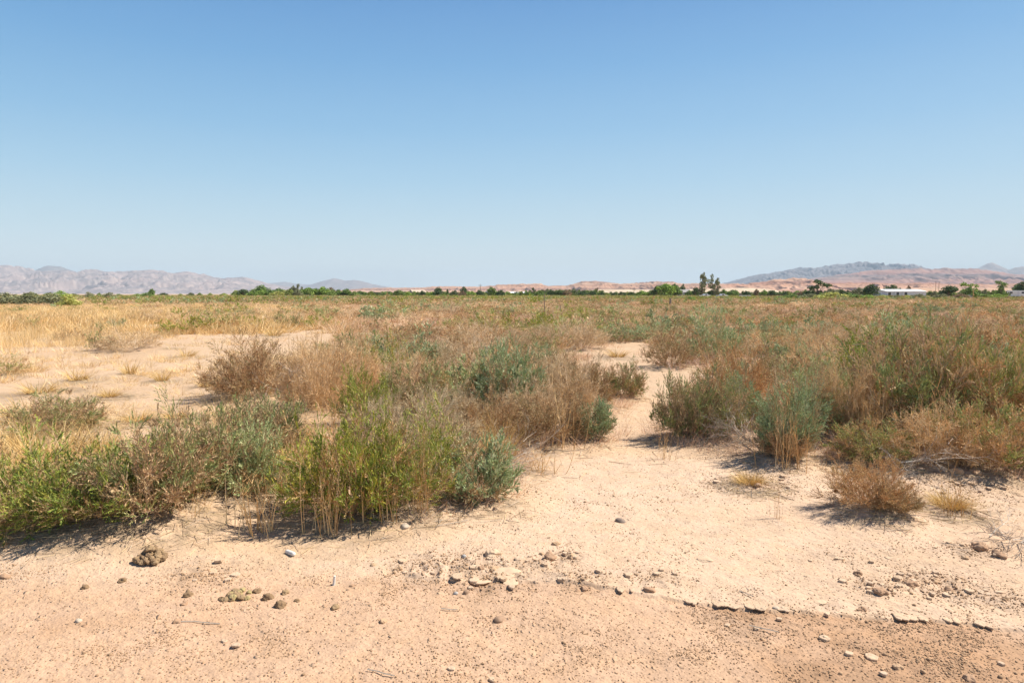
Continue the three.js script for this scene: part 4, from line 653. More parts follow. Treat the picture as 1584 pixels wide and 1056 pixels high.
for (const t of [
  [235, 446, 10, 'round', 'green', 'single round green tree far off under the middle of the left mountain range', 420],
  [375, 446.5, 17, 'round', 'dark', 'small round dark green tree at the left end of the bright grove', 440], [390, 449, 16, 'bushy', 'bright', 'low bright green tree between the small round and the tall domed tree', 450], [403, 440.8, 27, 'round', 'green', 'tall domed tree near the left end of the bright grove', 480], [404, 447.5, 22, 'bushy', 'bright', 'low bright tree in front of the tall domed tree', 450], [418, 447, 14, 'bushy', 'green', 'low green tree right of the tall domed tree', 450], [432, 445, 20, 'round', 'green', 'green tree behind the yellow trees of the grove', 480], [429, 449.5, 18, 'bushy', 'yellow', 'yellowest small tree of the bright grove', 440], [444, 447, 16, 'bushy', 'yellow', 'pale yellow-green tree right of the yellowest one', 455], [454, 441.5, 12, 'round', 'grey', 'dark greyish tree rising behind the grove, left of the grey-olive one', 500], [463, 439.6, 9, 'tall', 'grey', 'thin grey-olive tree sticking out above the grove', 500], [461, 446.5, 14, 'bushy', 'grey', 'pale grey-green tree below the thin grey-olive tree', 450], [478, 444, 20, 'round', 'bright', 'bright green rounded tree in the middle of the grove', 460], [490, 444.5, 14, 'bushy', 'green', 'green tree between the two bright rounded trees', 465], [501, 442.5, 19, 'round', 'bright', 'tallest bright rounded tree in the right half of the grove', 460], [514, 443.5, 13, 'bushy', 'brown', 'brownish dark tree right of the tallest bright tree', 480], [524, 446.5, 12, 'bushy', 'green', 'green tree between the brownish tree and the grove end', 455], [537, 446, 16, 'round', 'green', 'rounded green tree at the right end of the bright grove', 455],
  [560, 450.2, 20, 'bushy', 'green', 'first low tree of the hedge right of the grove', 460], [580, 450.2, 22, 'bushy', 'dark', 'second low dark tree of the hedge right of the grove', 460], [601, 449.8, 20, 'bushy', 'green', 'third low tree of the hedge right of the grove', 460], [618, 447.5, 15, 'round', 'green', 'round green tree left of the tan-roofed house', 450], [632, 451, 10, 'bushy', 'bright', 'low light green tree beside the tan-roofed house', 450], [654, 449, 11, 'round', 'dark', 'small dark tree right of the tan-roofed house', 440], [666, 450.5, 12, 'bushy', 'bright', 'light green tree between the two dark trees right of the house', 440], [679, 444, 16, 'round', 'dark', 'big dark tree with a flat top right of the tan-roofed house', 440], [692, 447.5, 6, 'tall', 'dark', 'slim dark tree right of the big dark tree', 450], [703, 448, 12, 'bushy', 'dark', 'dark tree two trees right of the big dark tree', 450], [715, 449, 13, 'bushy', 'brown', 'brown-green tree below the dark crown left of the pole', 440], [718, 443, 13, 'round', 'dark', 'dark crown standing behind, left of the utility pole', 500], [729, 449.5, 13, 'bushy', 'bright', 'light green tree just left of the utility pole', 440], [742, 447.5, 12, 'bushy', 'dark', 'dark tree at the foot of the utility pole', 450], [761, 443.5, 14, 'round', 'green', 'upright green tree beside the white gable', 440], [774, 447.5, 13, 'bushy', 'dark', 'dark tree between the white gable and the low white barn', 440], [785, 450, 9, 'bushy', 'bright', 'light green tree at the left end of the low white barn', 470], [798, 450.3, 9, 'bushy', 'dark', 'dark low tree behind the low white barn', 500],
  [824, 446, 8, 'tall', 'dark', 'dark pointed tree at the right end of the low white barn', 450], [817, 450.5, 14, 'bushy', 'green', 'green tree in front of the dark pointed tree', 430], [834, 448, 15, 'bushy', 'green', 'green tree first of the dark row at photo centre', 440], [846, 446, 10, 'round', 'grey', 'grey-green tree second of the dark row at photo centre', 460], [853, 446.8, 14, 'bushy', 'dark', 'dark tree third of the dark row at photo centre', 440], [865, 448, 12, 'bushy', 'dark', 'dark tree fourth of the dark row at photo centre', 440], [877, 447.5, 14, 'bushy', 'brown', 'brownish tree fifth of the dark row at photo centre', 440], [888, 446.3, 14, 'round', 'grey', 'pale olive tree sixth of the dark row at photo centre', 450], [902, 448, 17, 'bushy', 'dark', 'wide dark tree seventh of the dark row at photo centre', 440], [916, 449, 14, 'bushy', 'dark', 'dark tree eighth of the dark row, in front of the cream bluff', 440], [921, 446, 9, 'tall', 'brown', 'dark brown tip rising over the right end of the dark row', 460], [930, 450.8, 10, 'bushy', 'dark', 'last low tree of the dark row at photo centre', 440],
  [949, 451.5, 9, 'bushy', 'dark', 'low dark tree before the cream bluff, first from the left', 440], [962, 450.2, 12, 'bushy', 'dark', 'low dark tree before the cream bluff, second from the left', 440], [976, 450.2, 10, 'bushy', 'dark', 'low dark tree before the cream bluff beside the pole', 440], [994, 448.3, 16, 'bushy', 'bright', 'light green low tree left of the broad bright tree', 450], [1008, 447.5, 13, 'bushy', 'green', 'green low tree touching the broad bright tree group', 450], [1015, 441.5, 14, 'round', 'dark', 'dark tree at the left side of the broad bright tree', 430], [1030, 437.8, 27, 'round', 'bright', 'broad bright green tree beside the grey-roofed house', 420], [1044, 438.6, 22, 'round', 'green', 'green tree grown together with the broad bright tree', 430], [1056, 439, 10, 'round', 'grey', 'grey-green crown behind the grey-roofed house', 470], [1065, 448, 11, 'bushy', 'green', 'low green tree right of the grey-roofed house', 440], [1075, 443.5, 11, 'round', 'dark', 'dark tree at the left foot of the tallest eucalyptus', 430],
  [1086, 425.5, 19, 'tall', 'grey', 'tallest eucalyptus, left one of the pair above the horizon', 380], [1103, 426, 20, 'airy', 'grey', 'open airy eucalyptus crown, middle one above the horizon', 400], [1109, 434, 10, 'tall', 'grey', 'slim grey eucalyptus, right one of the three', 385], [1098, 449, 14, 'bushy', 'dark', 'dark low tree between the eucalyptus trunks', 400], [1118, 446, 9, 'bushy', 'green', 'green tree right of the slim eucalyptus', 440], [1134, 447, 20, 'bushy', 'green', 'wide green tree right of the eucalyptus trees', 430], [1154, 448.8, 14, 'bushy', 'dark', 'dark flat tree behind the white trailer bed', 430], [1169, 446.3, 8, 'round', 'brown', 'little brown palm-like tree right of the dark flat tree', 440], [1181, 447, 9, 'bushy', 'bright', 'light green tree behind the left end of the dark fence', 440], [1193, 447.8, 15, 'bushy', 'dark', 'dark tree behind the dark fence', 440], [1214, 449.2, 9, 'bushy', 'dark', 'small dark tree behind the middle of the dark fence', 440], [1239, 449.5, 12, 'bushy', 'brown', 'small dim tree at the left foot of the leaning tree', 440],
  [1263, 432, 36, 'leaning', 'dark', 'large leaning tree with open dark crown and bare trunk', 330], [1285, 445, 17, 'bushy', 'grey', 'grey-olive tree right of the large leaning tree', 380], [1302, 446.2, 12, 'bushy', 'dark', 'dark round tree left of the trees by the white shed', 400], [1311, 447, 7, 'bushy', 'grey', 'small grey tree beside the dark round tree', 400], [1326, 443.5, 16, 'bushy', 'grey', 'dark olive tree at the left of the white shed', 390], [1346, 438.8, 24, 'round', 'dark', 'big dark green tree behind the left end of the white shed', 390], [1377, 439, 27, 'bushy', 'dark', 'broad dark dome of a tree behind the white shed roof', 420], [1404, 441, 7, 'round', 'brown', 'small palm-like tree behind the right end of the white shed', 450], [1445, 448.5, 9, 'bushy', 'grey', 'small olive tree right of the white shed', 330], [1465, 441, 25, 'round', 'dark', 'rounded dark green tree, first of four right of the white shed', 330], [1498, 436, 23, 'airy', 'bright', 'light green windswept tree, second of four right of the white shed', 330], [1499, 442, 17, 'bushy', 'green', 'dense lower tree in front of the windswept tree', 325], [1522, 446, 10, 'bushy', 'grey', 'grey bush-like tree between the windswept and the ragged tree', 340], [1548, 435.5, 22, 'tall', 'green', 'ragged tree left of the white trailer', 330], [1580, 434.5, 26, 'round', 'dark', 'very dark tree behind the white trailer at the right edge', 345],
]) tree(...t);
// larger green bushes in front of the trees
for (const [px, topPy, wpx, d, tone, label] of [
  [12, 450.5, 66, 95, 'grey', 'wide grey-green mesquite at the left edge'], [48, 449.5, 52, 92, 'grey', 'grey-green mesquite with dark leaning limbs, second from the left edge'], [80, 450.5, 46, 88, 'grey', 'mesquite with grey stems, third from the left edge'], [108, 452.5, 40, 85, 'yellow', 'yellowish mesquite, fourth from the left edge'], [96, 447.8, 26, 230, 'bright', 'bright green crown behind the mesquite at left'], [138, 450, 18, 240, 'grey', 'small mesquite standing above the scrub line at left'], [170, 451, 30, 220, 'grey', 'flat mesquite right of the small one at left'], [225, 451.5, 24, 240, 'green', 'green mesquite below the single round tree'],
  [1068, 457, 26, 130, 'green', 'green round bush in the field below the grey-roofed house'], [1222, 454, 44, 200, 'green', 'dark green bush below the left end of the dark fence'], [1252, 453, 40, 195, 'grey', 'olive bush below the large leaning tree'], [1284, 450.5, 50, 190, 'yellow', 'wide yellow-green bush right of the large leaning tree'], [1316, 452, 36, 200, 'green', 'green bush between the wide yellow-green bush and the shed'], [1342, 454.5, 30, 190, 'bright', 'bright bush before the left end of the white shed'], [1366, 455, 26, 200, 'yellow', 'yellowest bush before the white shed'], [1385, 455, 22, 205, 'grey', 'grey-green bush before the middle of the white shed'], [1402, 455, 24, 200, 'yellow', 'yellow-olive bush before the right part of the white shed'], [1420, 453, 26, 200, 'grey', 'olive bush hiding the right end of the white shed'], [1456, 453.5, 28, 210, 'grey', 'dull green bush right of the white shed'], [1486, 452.5, 26, 200, 'brown', 'brown-green round bush in front of the windswept tree'], [1512, 452, 34, 240, 'green', 'green bush between the windswept and the ragged tree'], [1540, 454, 30, 250, 'bright', 'light green bush at the left of the white trailer'],
]) {
  const key = 'mesquite' + tone + (px % 2), R = rng(px % 2 + 400 + tone.length); let o;
  if (!treeProto.has(key)) { const l = FORM.bushy(R).concat([[0.34, 0.14, 0.1, 0.16], [-0.36, 0.14, 0, 0.16], [0.05, 0.12, 0.3, 0.16]]); o = new THREE.Group(); part('stem', trunkGeo(l, 0.016), BARK, o); part('foliage', crownGeo(px, CROWN[tone].map((c) => tint(c, 1.1)), l, 240, 0.034), CROWNMAT, o); treeProto.set(key, o); } else o = treeProto.get(key).clone();
  o.name = numbered('large_bush'); tag(o, label, 'bush', 'large bushes below the trees'); const x = (px - CX) / FPX * d; o.position.set(x, H(x, -d) - 0.05, -d); const w = wpx / FPX * d; o.scale.set(w, (EYE + (HOR - topPy) / FPX * d) / 0.93, w * 0.8); o.rotation.y = px % 7; scene.add(o);
}

{ // unbroken low growth between and below the trees
  const R = rng(88), l = FORM.bushy(R).concat([[0.34, 0.14, 0.1, 0.16], [-0.36, 0.14, 0, 0.16], [0.05, 0.12, 0.3, 0.16]]), geo = crownGeo(60, [[1, 1, 1], [0.8, 0.85, 0.8], [1.2, 1.15, 1.1]].map((c) => tint(c, 1)), l, 200, 0.045), list = [], tones = [];
  for (const [a, b, hpx, n] of [[362, 548, 8, 46], [548, 740, 5.5, 46], [740, 812, 5, 14], [812, 938, 7.5, 36], [938, 1014, 4.5, 18], [1014, 1072, 7, 18], [1072, 1236, 6, 44], [1236, 1330, 8, 26], [1330, 1360, 8, 10], [1422, 1560, 7, 34], [0, 362, 3, 18]]) for (let i = 0; i < n; i++) {
    const px = mix(a, b, (i + R()) / n), d = 400 + 40 * R(), x = (px - CX) / FPX * d, h = hpx * (0.5 + 0.75 * R()) / FPX * d + 1.2, w = (7 + 9 * R()) / FPX * d; list.push([x, -d, w, h, R() * 6.28, tones.length]); const t = 0.7 + 0.6 * R(), g = R(); tones.push(g < 0.5 ? [0.23 * t, 0.3 * t, 0.085 * t] : g < 0.75 ? [0.16 * t, 0.2 * t, 0.08 * t] : [0.27 * t, 0.31 * t, 0.08 * t]);
  }
  mass('hedge_growth', geo, CROWNMAT, list, 'unbroken low green growth between and below the far trees', 'undergrowth', (t) => C4.setRGB(...tones[t]));
}

// ------------------------------------------------------------------ buildings, fence, poles
const WHITE = plain(0.78, 0.78, 0.77, 0.6), PANEL = plain(0.68, 0.67, 0.7, 0.6), DARKM = plain(0.05, 0.05, 0.055, 0.6), ROOFG = plain(0.34, 0.32, 0.31), ROOFT = plain(0.5, 0.4, 0.31), WOOD = plain(0.17, 0.12, 0.08), GREYW = plain(0.3, 0.25, 0.2), SHADEW = plain(0.55, 0.55, 0.57);
const box = (w, h, d, x = 0, y = 0, z = 0) => new THREE.BoxGeometry(w, h, d).translate(x, y + h / 2, z);
const gable = (w, h, d, over = 0.3) => { const s = new THREE.Shape([new THREE.Vector2(-d / 2 - over, 0), new THREE.Vector2(d / 2 + over, 0), new THREE.Vector2(0, h)]); return new THREE.ExtrudeGeometry(s, { depth: w + over * 2, bevelEnabled: false }).translate(0, 0, -w / 2 - over).rotateY(Math.PI / 2); };
const spot = (o, px, d, turn = 0) => { const x = (px - CX) / FPX * d; o.position.set(x, H(x, -d), -d); o.rotation.y = turn; return o; };
{ // long white metal shed
  const d = 370, t = spot(thing('metal_shed', 'long low white metal shed with bays, right of photo centre', 'shed'), 1388, d, 0.25), L = 25, W = 12, h = 3.0;
  part('wall', box(L, h, W), PANEL, t);
  const r = part('roof', gable(L, 1.1, W, 0.4), WHITE, t); r.position.y = h + 0.004;
  for (let i = 0; i < 5; i++) { const q = part('bay_door', box(1.6, 2.4, 0.1), i % 2 ? SHADEW : DARKM, t); q.position.set(-11 + i * 2.6, 0, W / 2 + 0.06); }
  for (let i = 0; i < 11; i++) { const q = part('wall_rib', box(0.12, h - 0.02, 0.1), WHITE, t); q.position.set(-12.4 + i * 2.48, 0.005, W / 2 + 0.052); }
  const e = part('end_door', box(0.1, 2.5, 3.2), WHITE, t); e.position.set(-L / 2 - 0.055, 0, 1);
}
{ // white travel trailer
  const d = 300, t = spot(thing('travel_trailer', 'white box-shaped travel trailer at the right edge', 'trailer'), 1572, d, -0.42);
  const sh = new THREE.Shape([[-3.6, 0], [3.3, 0], [3.7, 0.9], [3.4, 2.3], [-3.6, 2.45]].map(([a, b]) => new THREE.Vector2(a, b)));
  const b = part('body', new THREE.ExtrudeGeometry(sh, { depth: 2.4, bevelEnabled: true, bevelSize: 0.08, bevelThickness: 0.08, bevelSegments: 2 }).translate(0, 0.6, -1.2), WHITE, t);
  for (const x of [-2.4, 1.9]) { const w = part('window', box(1.0, 0.7, 0.08), DARKM, t); w.position.set(x, 1.75, 1.31); }
  const dr = part('door', box(0.75, 1.9, 0.07), PANEL, t); dr.position.set(0.2, 0.75, 1.31);
  const fw = part('window', box(0.08, 0.7, 1.3), DARKM, t); fw.position.set(-3.72, 1.8, 0);
  for (const x of [-0.9, 0.9]) for (const z of [-1.1, 1.1]) { const w = part('wheel', new THREE.CylinderGeometry(0.34, 0.34, 0.22, 20).rotateX(Math.PI / 2), DARKM, t); w.position.set(x - 0.5, 0.34, z); }
  const hi = part('hitch', box(1.2, 0.12, 0.14), GREYW, t); hi.position.set(4.2, 0.55, 0); void b;
}
function house(px, d, L, h, W, rh, turn, wall, roof, label, name = 'house') {
  const t = spot(thing(name, label, name === 'barn' ? 'barn' : 'house'), px, d, turn); part('wall', box(L, h, W), wall, t); const r = part('roof', gable(L, rh, W, 0.5), roof, t); r.position.y = h + 0.004;
  for (let i = 0; i < Math.max(2, Math.floor(L / 4)); i++) { const q = part('window', box(1.1, 1.0, 0.1), DARKM, t); q.position.set(-L / 2 + 1.8 + i * 3.4, 1.0, W / 2 + 0.06); }
  const q = part('door', box(0.95, 2.05, 0.1), SHADEW, t); q.position.set(0.6, 0.02, W / 2 + 0.06);
}
house(646, 420, 8, 2.6, 7, 1.5, 0.5, plain(0.5, 0.42, 0.34), ROOFT, 'small tan-roofed house among the trees left of photo centre');
house(1056, 400, 6.5, 2.5, 6, 1.6, -0.2, WHITE, ROOFG, 'grey-roofed white house under the broad bright tree');
house(802, 480, 15, 2.1, 7, 0.9, 0.1, WHITE, plain(0.7, 0.72, 0.72, 0.6), 'low white barn with pale roof at photo centre', 'barn');
house(757, 440, 4, 2.6, 5, 1.2, 1.3, WHITE, WHITE, 'little white gabled shed left of the low white barn', 'barn');
house(674, 430, 2, 2.0, 3, 0.8, 1.4, WHITE, WHITE, 'tiny white gabled hut right of the tan-roofed house', 'barn');
{ const d = 260, t = spot(thing('flat_trailer', 'low white trailer bed below the dark flat tree', 'trailer'), 1153, d, 0.1); const b = part('bed', box(4.2, 0.5, 2), WHITE, t); b.position.y = 0.55; for (const x of [-1.2, 0.9]) for (const z of [-0.95, 0.95]) { const w = part('wheel', new THREE.CylinderGeometry(0.32, 0.32, 0.2, 18).rotateX(Math.PI / 2), DARKM, t); w.position.set(x, 0.32, z); } const g = part('front_rail', box(0.1, 0.7, 1.8), GREYW, t); g.position.set(-2.0, 1.05, 0); }
for (const [px, d, s, label] of [[1090, 300, 1.6, 'small white pickup truck at the foot of the eucalyptus trees, left one'], [1116, 300, 1.5, 'small white pickup truck right of the eucalyptus trees']]) {
  const t = spot(thing('pickup_truck', label, 'truck'), px, d, 0.3); const b = part('body', new THREE.ExtrudeGeometry(new THREE.Shape([[-2.4, 0], [2.4, 0], [2.4, 0.55], [1.3, 0.65], [0.8, 1.2], [-0.5, 1.2], [-0.6, 0.6], [-2.4, 0.6]].map(([a, c]) => new THREE.Vector2(a, c))), { depth: 1.7, bevelEnabled: true, bevelSize: 0.05, bevelThickness: 0.05, bevelSegments: 2 }).translate(0, 0.4, -0.85), WHITE, t); void b; void s;
  const w0 = part('window', box(1.0, 0.4, 0.06), DARKM, t); w0.position.set(0.15, 1.1, 0.91); for (const x of [-1.5, 1.5]) for (const z of [-0.8, 0.8]) { const w = part('wheel', new THREE.CylinderGeometry(0.36, 0.36, 0.22, 20).rotateX(Math.PI / 2), DARKM, t); w.position.set(x, 0.36, z); }
}
{ // dark board fence
  const d = 300, a = 1165, b = 1312, n = 34, x0 = (a - CX) / FPX * d, x1 = (b - CX) / FPX * d, t = thing('board_fence', 'long dark board fence below the trees left of the white shed', 'fence'); t.position.set(x0, H(x0, -d), -d); const L = x1 - x0;
  for (let i = 0; i <= 14; i++) { const p = part('post', box(0.12, 1.35, 0.12), WOOD, t); p.position.set(L * i / 14, -0.1, 0); }
  for (let i = 0; i < 14; i++) for (let k = 0; k < 3; k++) { const p = part('board', box(L / 14 - 0.02, 0.3, 0.03), WOOD, t); p.position.set(L * (i + 0.5) / 14, 0.2 + k * 0.36, 0.08); } void n;
}
function pole(px, topPy, d, arm, label) { const t = spot(thing('utility_pole', label, 'utility pole'), px, d), h = EYE + (HOR - topPy) / FPX * d; part('pole', new THREE.CylinderGeometry(0.12, 0.2, h + 0.2, 8).translate(0, h / 2, 0), WOOD, t); if (arm) { part('crossarm', box(2.4, 0.16, 0.16, 0, h - 0.9, 0.2), WOOD, t); for (const x of [-1, 0, 1]) { const q = part('insulator', new THREE.CylinderGeometry(0.06, 0.08, 0.25, 8), GREYW, t); q.position.set(x, h - 0.6, 0.2); } } }
pole(743, 439.5, 430, 1, 'dark utility pole above the trees left of photo centre'); pole(980.5, 446, 430, 1, 'thin utility pole in front of the cream bluff');
for (const [px, label] of [[1446, 'left leg pole of the dark power line frame on the sandy flats'], [1451, 'right leg pole of the dark power line frame on the sandy flats']]) pole(px, 435.5, 620, 1, label);
{ // posts in the field
  const g = G(843, 492), t = top('wooden_post', new THREE.CylinderGeometry(0.024, 0.036, 1.75, 8).translate(0, 0.8, 0), plain(0.24, 0.18, 0.13), 'weathered wooden post standing in the field at photo centre', 'post'); t.position.set(g.x, H(g.x, g.z), g.z); t.rotation.z = 0.03;
  const g3 = G(867, 493), t3 = top('wooden_post', new THREE.CylinderGeometry(0.02, 0.03, 1.0, 8).translate(0, 0.4, 0), plain(0.3, 0.24, 0.18), 'thin short stake right of the weathered wooden post', 'post'); t3.position.set(g3.x, H(g3.x, g3.z), g3.z);
  const g2 = G(1037, 472.5), t2 = top('wooden_post', new THREE.CylinderGeometry(0.13, 0.17, 1.1, 8).translate(0, 0.5, 0), plain(0.22, 0.18, 0.15), 'stubby dark post far out in the field right of photo centre', 'post'); t2.position.set(g2.x, H(g2.x, g2.z), g2.z);
  const g4 = G(1257, 461), t4 = top('utility_box', box(0.9, 1.3, 0.9), WHITE, 'small white box standing by the reddish dirt at right', 'box'); const x4 = (1500 - CX) / FPX * 240; t4.position.set(x4, H(x4, -240), -240); void g4;
}
// ------------------------------------------------------------------ stones, clods, dung and litter on the bare ground
function lump(seed, detail, flat, bumps, freq = 2.2) {
  const g = BufferGeometryUtils.mergeVertices(new THREE.IcosahedronGeometry(0.5, detail).deleteAttribute('uv').deleteAttribute('normal')), p = g.attributes.position, o = seed * 7.3;
  for (let i = 0; i < p.count; i++) { const x = p.getX(i), y = p.getY(i), z = p.getZ(i), k = 1 + bumps * (noise3(x * freq + o, y * freq, z * freq) - 0.5) * 2 + bumps * 0.6 * (noise3(x * freq * 2.7 - o, y * freq * 2.7, z * freq * 2.7) - 0.5); p.setXYZ(i, x * k, Math.max(-0.3, y * k) * flat, z * k); }
  g.computeVertexNormals(); return g;
}
const grain = (() => { const N = 256, a = new Uint8Array(N * N * 4), R = rng(3); for (let i = 0; i < N * N; i++) { const v = 90 + 130 * R(); a[i * 4] = a[i * 4 + 1] = a[i * 4 + 2] = v; a[i * 4 + 3] = 255; } const t = new THREE.DataTexture(a, N, N); t.wrapS = t.wrapT = THREE.RepeatWrapping; t.magFilter = THREE.LinearFilter; t.needsUpdate = true; return t; })();
void grain;
const SOIL = [plain(0.45, 0.295, 0.175, 0.95), plain(0.54, 0.39, 0.26, 0.95), plain(0.37, 0.23, 0.14, 0.95)], DUNG = [plain(0.22, 0.14, 0.075, 0.95), plain(0.29, 0.195, 0.105, 0.95)], STONE = [plain(0.3, 0.19, 0.12, 0.85), plain(0.4, 0.37, 0.34, 0.85), plain(0.46, 0.37, 0.28, 0.9), plain(0.22, 0.165, 0.13, 0.9)], BONE = plain(0.66, 0.63, 0.58, 0.8);
const LUMPS = [1, 2, 3, 4, 5].map((s) => lump(s, 9, 0.75, 0.42, 2.6)), SLABS = [6, 7].map((s) => lump(s, 8, 0.2, 0.5, 1.9)), BALLS = [8, 9, 10].map((s) => lump(s, 8, 0.8, 0.3, 3.2)), ROCKS = [21, 22, 23].map((s) => lump(s, 3, 0.72, 0.36, 1.5));
const RG = rng(21);
function lay(name, geo, mat, px, py, wpx, label, category, group) { const g = G(px, py), w = (name === 'dung_ball' ? 0.85 : 0.9) * wpx / FPX * Math.hypot(g.d, EYE), m = top(name, geo, mat, label, category, group); m.position.set(g.x, H(g.x, g.z) + w * 0.05, g.z); m.scale.set(w, w * (0.8 + 0.3 * RG()), w * (0.75 + 0.4 * RG())); m.rotation.y = RG() * 6.28; return m; }
for (const [px, py, w, kind, label] of [
  [627, 831, 15, 's2', 'pale angular stone below the biggest green bush'], [771, 963, 16, 's0', 'round brown stone alone on the dirt road'], [722, 921, 13, 's0', 'reddish brown stone left of the cracked crust'], [705, 921, 8, 's1', 'small grey stone beside the reddish brown one'], [718, 870, 8, 's1', 'small grey-white pebble above the broken clods'], [121, 962, 8, 's2', 'small whitish pebble at the lower left'], [1201, 943, 8, 's2', 'pale chip of stone on the crust edge at right'], [960, 809, 14, 's3', 'dark pointed stone on the open sand near photo centre'],
  [761, 864, 19, 'c1', 'rounded pale clod behind the broken crust'], [766, 888, 15, 'c0', 'clod at the left side of the pale crust plate'], [744, 889, 10, 'c2', 'small dark clod left of the pale crust plate'], [851, 871, 18, 'c2', 'dark red clod right of the pale crust plate'], [838, 864, 12, 'c0', 'clod just behind the dark red one'], [860, 847, 13, 'c0', 'clod in the small rut above the dark red one'], [885, 868, 16, 'c0', 'low clod right of the dark red one'], [904, 917, 13, 'c2', 'clod at the start of the crust ledge'], [1004, 920, 16, 'c2', 'cracked clod on the ledge near photo centre'], [577, 880, 9, 'c0', 'small clod in front of the pale stone'], [545, 910, 8, 'c2', 'small dark clod beside the upright white stick'], [617, 886, 14, 'c0', 'flat clod left of the broken crust'], [592, 963, 10, 'c0', 'small clod on the dirt road left of centre'],
  [1334, 944, 13, 'c2', 'clod sitting on the crust edge at right'], [1363, 920, 17, 'c2', 'cluster clod on the pale crust at right'], [1409, 904, 15, 'c2', 'red clod at the left of the churned patch at right'], [1448, 896, 11, 'c0', 'clod in the middle of the churned patch at right'], [1470, 912, 13, 'c2', 'clod at the right of the churned patch'], [1516, 848, 28, 'c2', 'largest red clod on the sand near the right edge'], [1546, 859, 17, 'c2', 'clod right of the largest red clod'], [1479, 747, 18, 'c0', 'orange clod on the bank under the thicket at right'], [1509, 748, 15, 'c0', 'smaller orange clod right of the one on the bank'], [1328, 887, 11, 'c2', 'single dark clod on the sand below the lone brownish bush'], [1494, 861, 8, 'c0', 'small clod left of the largest red clod'], [1389, 1033, 12, 'c0', 'clod on the dirt road at lower right'], [1501, 1050, 16, 'c2', 'dark clod at the bottom edge at right'], [7, 898, 11, 'c2', 'brown clod at the left edge'], [285, 937, 9, 'c2', 'small clod between the dung pile and the scattered dung'], [273, 963, 12, 'c2', 'small dark clod on the dirt road at left'], [1172, 757, 16, 'c2', 'reddish clod under the thin dry tuft'],
]) lay(kind[0] === 's' ? 'stone' : 'soil_clod', kind[0] === 's' ? ROCKS[Math.floor(RG() * 3)] : LUMPS[Math.floor(RG() * 5)], kind[0] === 's' ? STONE[+kind[1]] : SOIL[+kind[1]], px, py, w, label, kind[0] === 's' ? 'stone' : 'clod', kind[0] === 's' ? 'stones on the bare ground' : 'clods on the bare ground');
for (const [px, py, w, label] of [[782, 893, 38, 'pale plate of dried crust among the broken clods'], [745, 905, 26, 'cracked crust plate in front of the pale plate'], [790, 908, 24, 'thin crust plate right of the cracked one'], [1269, 931, 16, 'little crust plate on the pale crust at right'], [1090, 868, 20, 'flat crust plate on the open sand']]) lay('crust_plate', SLABS[Math.floor(RG() * 2)], SOIL[1], px, py, w, label, 'crust plate', 'crust plates on the bare ground');
for (const [px, py, w, label] of [[131, 913, 11, 'single brown dung ball left of the dung pile'], [397, 917, 14, 'dark dung ball right of the straw-mixed dung'], [433, 939, 20, 'largest single brown dung ball on the dirt road'], [441, 919, 13, 'flattened dung ball above the largest one'], [459, 932, 9, 'small dung ball right of the largest one'], [518, 942, 15, 'dung ball with straw bits below the upright white stick'], [414, 927, 19, 'crumbled flat dung left of the largest ball'], [291, 924, 16, 'broken dung ball left of the straw-mixed dung'], [189, 903, 14, 'broken dung under the dung pile'], [342, 929, 10, 'dung ball at the left end of the straw-mixed dung'], [357, 931, 10, 'pale-edged dung ball under the straw-mixed dung']]) lay('dung_ball', BALLS[Math.floor(RG() * 3)], DUNG[Math.floor(RG() * 2)], px, py, w, label, 'dung', 'dung balls on the dirt road');
function pile(px, py, wpx, n, high, label, mats) { // a heap whose balls are its pieces
  const g = G(px, py), w = wpx / FPX * Math.hypot(g.d, EYE), t = thing('dung_pile', label, 'dung pile'); t.position.set(g.x, H(g.x, g.z), g.z);
  for (let i = 0; i < n; i++) { const a = RG() * 6.28, r = Math.sqrt(RG()), m = part('dung_ball', BALLS[i % 3], pick(mats, RG), t), s = w * (0.12 + 0.12 * RG()); m.position.set(Math.cos(a) * r * w * 0.42, high * w * (1 - r) * (0.3 + 0.7 * RG()) + s * 0.2, Math.sin(a) * r * w * 0.34); m.scale.set(s, s * 0.8, s * 0.9); m.rotation.set(RG(), RG() * 6, RG()); }
}
pile(235, 874, 46, 60, 0.36, 'brown lumpy dung pile in front of the mixed bush', DUNG);
pile(366, 925, 50, 20, 0.05, 'flat scatter of straw-mixed dung on the dirt road', [plain(0.36, 0.28, 0.13, 0.95), DUNG[1]]);
function stickGeo(seed, L, r, bends = 3) { const R = rng(seed), B = new Buf(); let p = [-L / 2, r, 0], d = [1, 0, 0]; for (let k = 0; k < bends; k++) { const e = [p[0] + d[0] * L / bends, Math.max(r * 0.5, p[1] + d[1] * L / bends), p[2] + d[2] * L / bends]; B.rod(p, e, r, r * 0.8, [1, 1, 1]); d = norm([d[0], (R() - 0.5) * 0.2, d[2] + (R() - 0.5) * 0.5]); p = e; } const g = B.geo(); g.deleteAttribute('color'); return g; }
